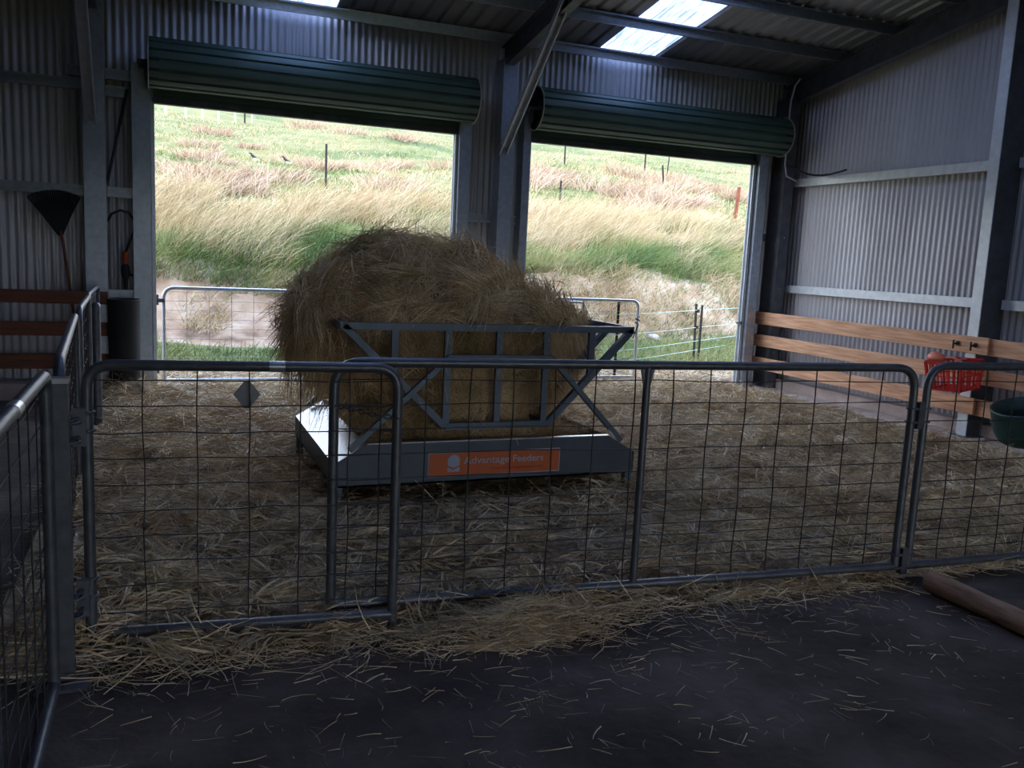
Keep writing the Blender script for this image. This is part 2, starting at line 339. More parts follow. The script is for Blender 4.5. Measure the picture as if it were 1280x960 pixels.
column(-0.70, -0.50, 9.68, 9.86, 4.3, 'galvanised column left of the large roller door with a brace on its face')
column(3.66, 3.83, 9.66, 9.88, 3.86, 'galvanised column standing between the two roller doors')
column(7.70, 7.86, 9.62, 9.88, 3.86, 'steel column in the back right corner of the shed', m='galvdark')
# right wall column: lit flange and shaded web, put into two steel tones
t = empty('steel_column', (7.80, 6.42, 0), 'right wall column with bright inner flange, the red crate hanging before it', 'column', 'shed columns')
b = MB(); b.box(7.66, 7.672, 6.36, 6.48, 0.0, 4.35); b.box(7.985, 7.995, 6.36, 6.48, 0.0, 4.5); b.build('flange', M['galvlit'], t)
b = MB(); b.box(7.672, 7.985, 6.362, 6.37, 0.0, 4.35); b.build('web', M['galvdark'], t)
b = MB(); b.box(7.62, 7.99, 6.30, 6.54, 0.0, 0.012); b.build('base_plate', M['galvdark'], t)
def jamb(x0, x1, y0, y1, z1, lab, m='galv'):
    b = MB(); b.csec(((x0 + x1) / 2, (y0 + y1) / 2, 0), ((x0 + x1) / 2, (y0 + y1) / 2, z1), y1 - y0, x1 - x0, t=0.005, lip=0.02, up=(1, 0, 0), flip=1)
    tag(b.build('door_jamb', M[m]), lab, 'door jamb', 'roller door jambs')
jamb(-0.26, -0.09, 9.74, 9.92, 3.35, 'galvanised left jamb of the large roller door')
jamb(3.19, 3.32, 9.74, 9.92, 3.30, 'galvanised right jamb of the large roller door')
jamb(3.98, 4.07, 9.74, 9.92, 3.30, 'steel left jamb of the right roller door')
jamb(7.38, 7.52, 9.74, 9.92, 3.30, 'steel right jamb of the right roller door')
def guide(x0, x1, lab):
    b = MB(); b.box(x0, x1, 9.80, 9.815, 0, 3.0); b.box(x0, x1, 9.865, 9.88, 0, 3.0)
    xs = x0 if (x0 in (-0.09, 4.07)) else x1 - 0.006
    b.box(xs, xs + 0.006, 9.80, 9.88, 0, 3.0); tag(b.build('door_guide', M['galvlit']), lab, 'door guide', 'roller door guide tracks')
guide(-0.09, -0.05, 'narrow steel guide track on the left side of the large door opening')
guide(3.155, 3.19, 'bright guide track on the right side of the large door opening')
guide(4.07, 4.105, 'narrow guide track on the left side of the right door opening')
guide(7.33, 7.38, 'bright white-lit guide track on the right side of the right door opening')

# knee braces
def brace(p0, p1, lab, wd=0.10):
    b = MB(); b.csec(p0, p1, 0.06, wd, t=0.004, lip=0.015, up=(1, 0, 0), flip=-1); tag(b.build('knee_brace', M['galv']), lab, 'brace', 'knee braces')
brace((3.70, 9.70, 2.80), (3.70, 8.05, 4.20), 'long diagonal knee brace from the central column up to the rafter')
brace((-0.62, 9.62, 2.72), (-0.62, 8.2, 4.15), 'diagonal knee brace on the face of the left column')

# ------------------------------------------------------------------ roller doors
def roller(x0, x1, rz, lab, sticker_x, sw):
    R0 = 0.245; yc = 9.62; zc = 3.345
    t = empty('roller_door', ((x0 + x1) / 2, yc, zc), lab, 'roller door', 'rolled up roller doors')
    b = MB(); n = 160; prof = []
    for k in range(n):
        a = 2 * math.pi * k / n; ph = (k / n * 16) % 1
        r = R0 - (0.020 if ph < 0.2 else 0)
        prof.append((r * math.cos(a), r * math.sin(a)))
    nx = 1
    vs_ = [(x, yc + p[0], zc + p[1]) for x in (x0, x1) for p in prof]
    b.add(vs_, [(k, (k + 1) % n, n + (k + 1) % n, n + k) for k in range(n)], False)
    b.build('curtain', M['roller'], t)
    # spiral of slats seen at the open ends
    b = MB()
    for xs, sg in ((x0, 1), (x1, -1)):
        for r in (0.232, 0.205, 0.178):
            b.add([(xs + sg * dd, yc + rr * math.cos(2 * math.pi * k / 40), zc + rr * math.sin(2 * math.pi * k / 40)) for dd, rr in ((0.0, r), (0.10, r)) for k in range(40)],
                  [(k, (k + 1) % 40, 40 + (k + 1) % 40, 40 + k) for k in range(40)], True)
        b.add([(xs + sg * 0.10, yc + 0.235 * math.cos(2 * math.pi * k / 40), zc + 0.235 * math.sin(2 * math.pi * k / 40)) for k in range(40)], [tuple(range(40))])
    b.build('drum_end', M['rollerdark'], t)
    b = MB(); b.tube([(x0 - 0.10, yc, zc), (x1 + 0.10, yc, zc)], 0.025, 10); b.build('axle', M['galvdark'], t)
    for xs in (x0, x1):
        b = MB(); b.tube([(xs, yc + (R0 + 0.004) * math.cos(2 * math.pi * k / 40), zc + (R0 + 0.004) * math.sin(2 * math.pi * k / 40)) for k in range(41)], 0.008, 6, caps=False)
        b.build('edge_strip', M['edge'], t)
        s = -1 if xs == x0 else 1
        b = MB(); b.box(min(xs + s * 0.03, xs + s * 0.09), max(xs + s * 0.03, xs + s * 0.09), yc - 0.03, 9.88, zc - 0.06, zc - 0.02)
        b.box(min(xs + s * 0.03, xs + s * 0.036), max(xs + s * 0.03, xs + s * 0.036), yc - 0.03, 9.88, zc - 0.16, zc - 0.02)
        b.build('bracket', M['galvdark'], t)
    # hanging last slats + bottom rail
    b = MB(); ys = yc + R0 - 0.01
    pts = []
    for k in range(9): pts.append(9.84 + (0.006 if k % 2 else 0))
    for k in range(8):
        z0 = 3.36 - k * 0.04
        b.box(x0 + 0.04, x1 - 0.04, 9.836 + (0.008 if k % 2 else 0), 9.85 + (0.008 if k % 2 else 0), z0 - 0.04, z0)
    b.build('lower_slat', M['roller'], t)
    b = MB(); b.box(x0 + 0.03, x1 - 0.03, 9.815, 9.87, 2.985, 3.045); b.box(x0 + 0.03, x1 - 0.03, 9.79, 9.815, 2.985, 2.995)
    b.build('bottom_rail', M['galvdark'], t)
    b = MB(); a = math.radians(118)
    yy, zz = yc - (R0 + 0.003) * math.sin(math.radians(32)), zc + (R0 + 0.003) * math.cos(math.radians(32))
    b.add([(sticker_x, yy, zz), (sticker_x + sw, yy, zz), (sticker_x + sw, yy + 0.012, zz + 0.008), (sticker_x, yy + 0.012, zz + 0.008),
           (sticker_x, yy - .004, zz + .004), (sticker_x + sw, yy - .004, zz + .004), (sticker_x + sw, yy + 0.008, zz + 0.012), (sticker_x, yy + 0.008, zz + 0.012)],
          [(0, 3, 2, 1), (4, 5, 6, 7), (0, 1, 5, 4), (2, 3, 7, 6), (1, 2, 6, 5), (0, 4, 7, 3)])
    b.build('label_strip', M['label'], t)
roller(-0.10, 3.30, 0, 'rolled up dark green roller door over the large left opening', 1.62, 0.16)
roller(4.06, 7.60, 0, 'rolled up green roller door over the right opening, its hollow end showing', 5.45, 0.12)

# ------------------------------------------------------------------ boards
def board(x0, x1, y0, y1, z0, z1, m, lab, group):
    b = MB(); c = 0.004; cx, cy, cz = (x0 + x1) / 2, (y0 + y1) / 2, (z0 + z1) / 2
    t = None
    b.box(x0, x1, y0, y1, z0, z1)
    o = b.build('timber_board', M[m])
    bv = o.modifiers.new('bevel', 'BEVEL'); bv.width = 0.004; bv.segments = 2
    return tag(o, lab, 'board', group)
GR = 'timber boards on the right wall'
for z0, z1, nm in ((0.87, 1.04, 'top'), (0.57, 0.73, 'middle'), (0.25, 0.42, 'bottom')):
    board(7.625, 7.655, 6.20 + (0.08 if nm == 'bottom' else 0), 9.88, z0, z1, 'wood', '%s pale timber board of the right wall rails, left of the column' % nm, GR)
    board(7.675, 7.70, 2.5, 6.352 if nm != 'bottom' else 6.352, z0 - 0.01, z1 - 0.01, 'wood', '%s timber board continuing past the column at the right edge' % nm, GR)
GLb = 'brown boards on the left back wall'
for z0, z1, nm in ((0.95, 1.08, 'top'), (0.63, 0.77, 'middle'), (0.30, 0.45, 'bottom')):
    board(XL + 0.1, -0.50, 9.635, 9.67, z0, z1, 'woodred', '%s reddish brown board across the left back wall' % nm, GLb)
for k, y in enumerate((6.34, 6.55)):
    b = MB(); b.tube([(7.63, y, 0.955), (7.57, y, 0.95), (7.555, y, 0.96)], 0.010, 8); b.tube([(7.622, y, 0.955), (7.612, y, 0.955)], 0.024, 10)
    b.tube([(7.56, y, 0.99), (7.56, y, 0.90)], 0.009, 8)
    tag(b.build('coach_bolt', M['black']), ['right coach bolt in the top board above the red crate', 'left coach bolt in the top board above the red crate'][k], 'bolt', 'bolts in the top board')

# ------------------------------------------------------------------ conduits and cables
def pipe(name, pts, r, m, lab, cat, group=None):
    b = MB(); b.tube(pts, r, 8); return tag(b.build(name, M[m]), lab, cat, group)
pipe('conduit', [(7.60, 9.35, 4.05), (7.60, 9.45, 3.98), (7.62, 9.50, 3.90), (7.63, 9.545, 3.80), (7.64, 9.56, 3.70), (7.64, 9.56, 3.0), (7.68, 9.56, 2.85), (7.80, 9.5, 2.79)], 0.013, 'galv', 'grey conduit curving down the back right corner from the rafter', 'conduit')
pipe('cable', [(7.66, 9.6, 3.0)] + [(7.70 + 0.1 * t, 9.6 - 1.0 * t, 3.0 - 0.13 * t - 0.10 * math.sin(math.pi * t)) for t in [i / 8 for i in range(1, 9)]], 0.012, 'black', 'black cable drooping from the corner onto the upper girt', 'cable')
pipe('hanging_hose', [(-0.50, 9.80, 1.78), (-0.46, 9.8, 1.86), (-0.38, 9.8, 1.90), (-0.30, 9.8, 1.88), (-0.25, 9.8, 1.80), (-0.25, 9.8, 1.70), (-0.29, 9.8, 1.60), (-0.335, 9.8, 1.48)], 0.013, 'rubber', 'short dark hose looping above the black nozzle beside the left door', 'hose')
t = empty('spray_nozzle', (-0.34, 9.8, 1.10), 'black hose nozzle with a bright orange collar hanging beside the left door', 'nozzle')
b = MB(); b.tube([(-0.337, 9.8, 1.48), (-0.340, 9.8, 1.36)], 0.030, 12); b.build('collar', M['sticker'], t)
b = MB(); b.tube([(-0.340, 9.8, 1.37), (-0.34, 9.8, 1.33), (-0.335, 9.8, 1.26), (-0.34, 9.8, 1.20), (-0.34, 9.8, 1.10)], [0.02, 0.04, 0.045, 0.025, 0.018], 12)
b.tube([(-0.33, 9.8, 1.28), (-0.27, 9.8, 1.24)], 0.012, 8); b.build('nozzle_body', M['black'], t)
pipe('leaning_rod', [(-0.50, 9.82, 2.15), (-0.30, 9.86, 3.10)], 0.014, 'rubber', 'thin dark rod leaning behind the left column beside the door jamb', 'rod')
# hanging rake
t = empty('leaf_rake', (-0.92, 9.8, 1.1), 'dark fan rake hanging head up on the left back wall', 'rake')
b = MB()
for k in range(24):
    a = math.radians(-34 + 62 * k / 23); p = Vector((-0.925, 9.80, 1.62))
    e = p + Vector((math.sin(a) * 0.44 - 0.03, 0, math.cos(a) * 0.42 if abs(a) < 1 else 0.3)); 
    b.tube([p + Vector((math.sin(a) * 0.03, 0, 0)), p + (e - p) * 0.5, e, e + Vector((0.004, -0.04, 0.015))], 0.0085, 5)
for rr in (0.25, 0.36):
    b.tube([(-0.925 + math.sin(math.radians(-34 + 62 * k / 12)) * rr - 0.03 * rr / .44, 9.795, 1.62 + math.cos(math.radians(-34 + 62 * k / 12)) * rr * .95) for k in range(13)], 0.010, 5)
b.add([(-0.925 + math.sin(math.radians(-34 + 62 * k / 12)) * 0.30 - 0.02, y, 1.62 + math.cos(math.radians(-34 + 62 * k / 12)) * 0.28) for y in (9.797, 9.803) for k in range(13)] + [(-0.925, 9.797, 1.60), (-0.925, 9.803, 1.60)],
      [(26, k, k + 1) for k in range(12)] + [(27, 14 + k, 13 + k) for k in range(12)] + [(k, 13 + k, 14 + k, k + 1) for k in range(12)])
b.build('rake_head', M['black'], t)
b = MB(); b.tube([(-0.925, 9.80, 1.66), (-0.90, 9.80, 1.5), (-0.80, 9.80, 0.60)], 0.014, 8); b.build('handle', M['woodred'], t)
# black bin
b = MB(); n = 40
b.lathe([(0.0, 0.02), (0.13, 0.0), (0.14, 0.02), (0.148, 0.40), (0.152, 0.79), (0.157, 0.80), (0.157, 0.81), (0.150, 0.81), (0.14, 0.4), (0.13, 0.04), (0, 0.04)], (-0.35, 9.50, 0.21), n)
t = empty('black_bin', (-0.35, 9.50, 0.21), 'tall black plastic bin beside the left door jamb, standing on old hay', 'bin'); b.build('bin_body', M['black'], t)

# ------------------------------------------------------------------ gates
def corner_path(pts, r, n=6):
    """polyline with rounded corners"""
    P = [Vector(p) for p in pts]; out = [P[0]]
    for i in range(1, len(P) - 1):
        a = (P[i - 1] - P[i]).normalized(); c = (P[i + 1] - P[i]).normalized()
        s, e = P[i] + a * r, P[i] + c * r
        for k in range(n + 1):
            u = k / n; out.append(s * (1 - u) ** 2 + P[i] * 2 * u * (1 - u) + e * u * u)
    out.append(P[-1]); return out
def wire_mesh(b, fr, L, z0, z1, nx, zs, r=0.0024, off=0.0, sag=0.006, xs=None):
    """fr(s, z, d) -> point on the gate plane"""
    for z in zs:
        if z < z0 or z > z1: continue
        n = 14; ph = random.random() * 6
        b.tube([fr(L[0] + (L[1] - L[0]) * k / n, z + sag * math.sin(ph + k * 1.3) * random.random(), off) for k in range(n + 1)], r, 4, caps=False)
    for k in range(1, nx):
        x = L[0] + (L[1] - L[0]) * k / nx if xs is None else xs[k]
        j = random.uniform(-0.006, 0.006)
        b.tube([fr(x + j * math.sin(q * 1.7), z0 + (z1 - z0) * q / 8, off + 0.003) for q in range(9)], r * 1.1, 4, caps=False)
ZS_U = [0.16, 0.215, 0.27, 0.325, 0.38, 0.44, 0.54, 0.645, 0.75, 0.86, 0.965, 1.07]
ZS_E = [0.15, 0.26, 0.355, 0.46, 0.56, 0.665, 0.77, 0.87, 0.975, 1.075]
def gate(name, A, B, z0, z1, lab, group, zs, nx, left='full', right='full', stile_at=None, r=0.021, rc=0.11, mat_='gate', wm='wire', wr=0.0029, feet=0.0):
    A = Vector((A[0], A[1], 0)); B = Vector((B[0], B[1], 0)); Lg = (B - A).length; d = (B - A) / Lg; nrm = Vector((d.y, -d.x, 0))
    fr = lambda s, z, o=0.0: A + d * s + nrm * o + Vector((0, 0, z))
    t = empty(name, (A.x, A.y, 0), lab, 'gate', group)
    b = MB()
    b.tube(corner_path([fr(0, z0 - feet), fr(0, z1), fr(Lg, z1), fr(Lg, z0 - feet)], rc, 8), r, 12)
    b.tube([fr(0.0 if left == 'full' else 0.07, z0), fr(Lg, z0)], r, 12)
    b.build('frame', M[mat_], t)
    w_ = MB(); wire_mesh(w_, fr, (0, Lg), z0, z1, nx, zs, r=wr, off=-0.012); w_.build('mesh_panel', M[wm], t)
    for s in (stile_at or []):
        u = MB(); u.tube([fr(s, z0), fr(s, z1)], r * 0.85, 10)
        u.prism([fr(s - 0.035, z1 - 0.015, -0.006), fr(s + 0.035, z1 - 0.015, -0.006), fr(s + 0.016, z1 - 0.10, -0.006), fr(s - 0.016, z1 - 0.10, -0.006)], nrm * 0.012)
        u.build('upright', M[mat_], t)
    return t, fr, Lg
GF = 'mesh gates across the front of the pen'
gA, frA, LA = gate('mesh_gate', (-0.265, 3.56), (0.90, 3.44), 0.075, 1.135, 'left front mesh gate with a small diamond tag on its wires', GF, ZS_E, 6, left='open', rc=0.10, feet=0.05)
b = MB(); c = frA(0.575, 1.018, -0.03); 
b.prism([c + Vector((0.052 * math.cos(a), 0, 0.056 * math.sin(a))) for a in [math.radians(k) for k in (0, 80, 100, 180, 260, 280)]], (0, 0.004, 0)); b.build('tag_plate', M['gate'], gA)
gB, frB, LB = gate('mesh_gate', (0.66, 3.56), (3.575, 3.30), 0.09, 1.145, 'long middle front mesh gate in front of the hay feeder', GF, ZS_U, 15, rc=0.12, stile_at=[1.42])
gC, frC, LC = gate('mesh_gate', (3.665, 3.30), (6.3, 3.16), 0.085, 1.155, 'right front mesh gate running out of the right edge', GF, ZS_U, 13, rc=0.12)
def latch(name, p, q, lab, m='gate', parent=None):
    b = MB(); p = Vector(p); q = Vector(q); mid = (p + q) / 2
    for dz in (-0.035, 0.035):
        b.tube([p + Vector((0, 0, dz)) + Vector((0.026 * math.cos(k * .7), 0.026 * math.sin(k * .7), 0)) for k in range(10)], 0.006, 6)
        b.tube([q + Vector((0, 0, dz)) + Vector((0.026 * math.cos(k * .7), 0.026 * math.sin(k * .7), 0)) for k in range(10)], 0.006, 6)
        b.bar(p + Vector((0, -0.02, dz)), q + Vector((0, -0.02, dz)), 0.012, 0.012)
    b.bar(mid + Vector((0, -0.012, -0.07)), mid + Vector((0, -0.012, 0.07)), 0.042, 0.03, up=(0, 1, 0))
    if parent is not None: return b.build(name, M[m], parent)
    return tag(b.build(name, M[m]), lab, 'latch', 'gate latches')
latch('gate_latch', frB(LB, 0.90), frC(0, 0.90), 'upper steel latch joining the middle and right front gates')
latch('gate_latch', frB(LB, 0.12), frC(0, 0.12), 'lower latch near the floor joining the middle and right front gates')
# chain between feeder side gate stiles
def chain(pts, r, lab, m='wire'):
    b = MB(); P = [Vector(p) for p in pts]
    for i in range(len(P) - 1):
        a, c = P[i], P[i + 1]; d = (c - a); n = max(1, int(d.length / 0.028))
        for k in range(n):
            m0 = a + d * ((k + .5) / n); s = Vector((0, 0, 1)) if k % 2 else Vector((0, 1, 0)); dd = d.normalized()
            b.tube([m0 + dd * 0.018 * math.cos(q * math.pi / 4) + s * 0.009 * math.sin(q * math.pi / 4) for q in range(9)], r, 4, caps=False)
    return tag(b.build('gate_chain', M[m]), lab, 'chain')
chain([frA(LA, 0.93, 0.035), frA(LA - 0.12, 0.95, 0.03), frB(0.02, 0.955, -0.03)], 0.0035, 'small chain tying the two overlapping front gates together')
# left fence: square post + gates in a row towards the back wall
t = empty('gate_post', (-0.335, 3.34, 0), 'square steel post with a capped top between the near left gates and the front gate', 'post')
b = MB(); b.box(-0.358, -0.306, 3.32, 3.372, 0.012, 1.10); b.build('post_shaft', M['gate'], t)
b = MB(); b.box(-0.362, -0.302, 3.316, 3.376, 1.10, 1.118); b.build('cap', M['rail'], t)
b = MB(); b.box(-0.43, -0.25, 3.24, 3.44, 0, 0.012); b.build('base_plate', M['gate'], t)
latch('hinge', (-0.30, 3.36, 0.92), frA(0, 0.92), '', parent=gA)
latch('hinge', (-0.30, 3.36, 0.27), frA(0, 0.27), '', parent=gA)
GLf = 'mesh gates in a row along the left side'
gL, frL, LL = gate('mesh_gate', (-0.37, 0.95), (-0.366, 3.255), 0.03, 1.14, 'nearest mesh gate of the left row, at the bottom left corner', GLf, ZS_E, 13, rc=0.06, stile_at=[], mat_='gate')
b = MB(); b.tube(corner_path([frL(1.36, 0.03, -0.03), frL(1.36, 1.05, -0.03), frL(0.2, 1.05, -0.03)], 0.1, 6), 0.020, 10); b.build('inner_frame', M['gate'], gL)
b = MB(); b.tube([frA(0.66, 1.135), frA(0.72, 1.135)], 0.0222, 12); b.build('silver_band', M['rail'], gA)
b = MB(); b.tube([frL(1.60, 1.14), frL(1.68, 1.14)], 0.0225, 12); b.build('silver_band', M['rail'], gL)
gate('mesh_gate', (-0.365, 3.66), (-0.495, 5.95), 0.05, 1.13, 'second mesh gate of the left row, just behind the square post', GLf, ZS_E, 12, rc=0.13)
gate('mesh_gate', (-0.50, 6.30), (-0.545, 7.75), 0.05, 1.14, 'third mesh gate of the left row, with a rounded near corner', GLf, ZS_E, 7, rc=0.10)
gate('mesh_gate', (-0.565, 7.95), (-0.585, 9.50), 0.05, 1.14, 'farthest mesh gate of the left row, ending at the back wall', GLf, ZS_E, 8, rc=0.10, wm='galv')
b = MB(); b.tube([(-0.50, 7.86, 0), (-0.50, 7.86, 1.05)], 0.035, 12); b.lathe([(0.036, 0), (0.034, 0.02), (0.02, 0.034), (0, 0.038)], (-0.50, 7.86, 1.05), 12)
tag(b.build('fence_post', M['gate']), 'round steel post with a domed top near the far left gates', 'post')
# rear gates outside the door opening
GRr = 'galvanised gates outside the roller doors'
gR_, frR, LR = gate('galvanised_gate', (0.02, 10.12), (3.55, 10.20), 0.10, 1.115, 'galvanised mesh gate across the large left opening behind the hay', GRr, ZS_E, 15, rc=0.12, mat_='rail', wm='rail', wr=0.0030, stile_at=[1.56])
t_, frR2, LR2 = gate('galvanised_gate', (3.62, 10.22), (5.90, 10.12), 0.10, 1.12, 'galvanised mesh gate ending in the right opening, seen past the hay', GRr, ZS_E, 12, rc=0.10, mat_='rail', wm='rail', wr=0.0030)
b = MB(); b.tube(corner_path([frR2(1.53, 0.10, -0.035), frR2(1.53, 1.08, -0.035), frR2(0.3, 1.08, -0.035)], 0.1, 6), 0.017, 10); b.build('inner_frame', M['rail'], t_)
b = MB(); b.tube([frR2(LR2, 0.86) + Vector((0.03 * math.cos(k), 0.03 * math.sin(k), -0.05 * k / 6 + 0.05)) for k in range(12)] + [frR2(LR2 - 0.05, 0.62)], 0.008, 6)
tag(b.build('tie_rope', M['black']), 'black tie rope wrapped on the end of the far right gate', 'rope')
for z in (0.22, 0.96):
    b = MB(); b.box(-0.05, 0.03, 10.04, 10.14, z, z + 0.04); b.tube([(-0.045, 10.08, z - .03), (-0.045, 10.08, z + .08)], 0.016, 8); b.build('hinge', M['galvdark'], gR_)

# ------------------------------------------------------------------ timber log on the floor
b = MB(); P = []; R_ = []
for k in range(25):
    s = k / 24; P.append((3.66 - 0.02 * s + 0.008 * vnoise(s * 5, 0), 3.14 - 1.9 * s, 0.058)); R_.append(0.054 + 0.006 * vnoise(s * 9, 3))
b.tube(P, R_, 16); tag(b.build('timber_log', M['log']), 'round brown timber pole lying on the floor by the right front gate', 'log')

# ------------------------------------------------------------------ hay feeder
X0, X1, Y0, Y1 = 0.94, 2.985, 5.05, 6.65
fd = empty('hay_feeder', ((X0 + X1) / 2, (Y0 + Y1) / 2, 0), 'grey steel hay feeder trailer tray with V-shaped cradle and orange sticker', 'hay feeder')
zb, zc_, zt = 0.19, 0.335, 0.45; ci = 0.20
def end_panel(y, dy):
    b = MB(); b.prism([(X0, y, zb), (X1, y, zb), (X1, y, zc_), (X1 - ci, y, zt), (X0 + ci, y, zt), (X0, y, zc_)], (0, dy, 0)); return b
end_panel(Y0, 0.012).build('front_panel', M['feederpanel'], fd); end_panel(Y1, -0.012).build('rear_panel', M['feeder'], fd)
for ya in (Y0, Y1 - 0.035):
    b = MB(); b.box(X0 + ci, X1 - ci, ya, ya + 0.035, zt, zt + 0.006); b.build('panel_lip', M['feedertop'], fd)
for s, (xa, xb) in ((1, (X0, X0 + ci)), (-1, (X1, X1 - ci))):
    b = MB(); b.box(min(xa, xa + s * 0.008), max(xa, xa + s * 0.008), Y0, Y1, zb, zc_); b.build('side_panel', M['feeder'], fd)
    b = MB(); b.prism([(xa, Y0 + .01, zc_), (xb, Y0 + .01, zt), (xb, Y0 + .01, zt - 0.012), (xa + s * 0.01, Y0 + .01, zc_ - 0.012)][::s], (0, Y1 - Y0 - 0.02, 0)); b.build('side_lip', M['feedertop'], fd)
b = MB(); b.box(X0, X1, Y0, Y1, zb, zb + 0.012); b.build('tray_floor', M['feeder'], fd)
for x in (X0 + 0.03, X1 - 0.03):
    for y in (Y0 + 0.03, Y1 - 0.03):
        b = MB(); b.bar((x, y, 0.0), (x, y, zb + 0.05), 0.05, 0.05, up=(0, 1, 0)); b.box(x - .04, x + .04, y - .04, y + .04, 0, 0.006)
        b.bar((x, y, 0.11), (x + (0.28 if x < 2 else -0.28), y, 0.0 + 0.02), 0.02, 0.012, up=(0, 1, 0))
        b.build('leg', M['feeder'], fd)
V0, V1, W0, W1, ZB_, ZT_ = 0.99, 2.92, 1.63, 2.33, 0.545, 1.165
YF_, YR_ = 5.075, 6.60
sq = 0.042
for y, nm in ((YF_, 'front'), (YR_, 'rear')):
    U = (0, 1, 0)
    b = MB(); b.bar((V0, y, ZT_), (V1, y, ZT_), sq, sq); b.build('top_rail', M['feeder'], fd)
    b = MB(); b.bar((W0, y, ZB_), (W1, y, ZB_), sq, sq); b.build('bottom_rail', M['feeder'], fd)
    for a, c in ((V0, W0), (V1, W1)):
        b = MB(); b.bar((a, y, ZT_), (c, y, ZB_), sq, sq, up=U); b.build('diagonal_rail', M['feeder'], fd)
    for x in (1.30, 1.635, 1.975, 2.30, 2.625):
        zl = ZB_ if W0 - .01 <= x <= W1 else ZT_ - (ZT_ - ZB_) * ((x - V0) / (W0 - V0) if x < W0 else (V1 - x) / (V1 - W1))
        b = MB(); b.bar((x, y + 0.004, zl), (x, y + 0.004, ZT_), sq, sq * .7, up=U); b.build('upright_bar', M['feeder'], fd)
    y2 = y - 0.03 if nm == 'front' else y + 0.03
    b = MB(); b.bar((1.63, y2, 0.975), (2.33, y2, 0.975), 0.035, 0.045); b.build('support_rail', M['feeder'], fd)
    for a, c in ((1.03, 1.64), (2.87, 2.32)):
        b = MB(); b.bar((a, y2, 0.42), (c, y2, 0.985), 0.032, 0.042, up=U); b.build('support_leg', M['feeder'], fd)
for xt, xb in ((V0, W0), (V1, W1)):
    b = MB(); b.bar((xt, YF_, ZT_), (xt, YR_, ZT_), sq, sq); b.build('side_top_rail', M['feeder'], fd)
    b = MB(); b.bar((xb, YF_, ZB_), (xb, YR_, ZB_), sq, sq); b.build('side_bottom_rail', M['feeder'], fd)
    for y in (5.38, 5.69, 6.0, 6.3):
        b = MB(); b.bar((xt, y, ZT_), (xb, y, ZB_), 0.035, 0.05, up=(0, 1, 0)); b.build('side_bar', M['feeder'], fd)
# sticker
sx0, sx1, sz0, sz1 = 1.53, 2.42, 0.235, 0.378
b = MB(); b.box(sx0 - .006, sx1 + .006, Y0 - 0.003, Y0, sz0 - .006, sz1 + .006); st = b.build('sticker_border', M['stickerwhite'], fd)
b = MB(); b.box(sx0, sx1, Y0 - 0.005, Y0 - 0.003, sz0, sz1); b.build('sticker', M['sticker'], fd)
def text(s, x, z, size, m, name, y, parent, width=None, bold=0.0):
    cu = bpy.data.curves.new(name, 'FONT'); cu.body = s; cu.size = size; cu.extrude = 0.0008; cu.offset = bold
    o = bpy.data.objects.new(name, cu); C.objects.link(o); bpy.context.view_layer.update()
    wd = o.dimensions.x; dg = bpy.context.evaluated_depsgraph_get(); me = bpy.data.meshes.new_from_object(o.evaluated_get(dg))
    C.objects.unlink(o); bpy.data.objects.remove(o)
    k = (width / wd) if width and wd else 1
    me.transform(Matrix.Translation((x, y, z)) @ Matrix.Rotation(math.pi / 2, 4, 'X') @ Matrix.Diagonal((k, 1, 1, 1)))
    me.materials.clear(); me.materials.append(m)
    o = bpy.data.objects.new(name, me); C.objects.link(o); o.parent = parent; me.transform(Matrix.Translation(-Vector(parent.location)))
    return o
text('Advantage', 1.757, 0.306, 0.062, M['stickerwhite'], 'sticker_lettering', Y0 - 0.0062, fd, width=0.312, bold=0.0006)
text('Feeders', 2.088, 0.306, 0.062, M['stickerwhite'], 'sticker_lettering', Y0 - 0.0062, fd, width=0.214, bold=0.0006)
text('www.advantagefeeders.com', 1.945, 0.262, 0.028, M['stickerred'], 'web_address', Y0 - 0.0062, fd, width=0.36)
b = MB(); cx, y = 1.69, Y0 - 0.0075
b.prism([(cx - 0.040, y, 0.300), (cx, y, 0.282), (cx + 0.040, y, 0.300), (cx + 0.040, y, 0.345), (cx + 0.022, y, 0.362), (cx, y, 0.368), (cx - 0.022, y, 0.362), (cx - 0.040, y, 0.345)], (0, 0.002, 0))
b.prism([(cx - 0.040, y, 0.258), (cx + 0.040, y, 0.258), (cx + 0.040, y, 0.290), (cx, y, 0.270), (cx - 0.040, y, 0.290)], (0, 0.002, 0))
b.build('sticker_emblem', M['stickerwhite'], fd)

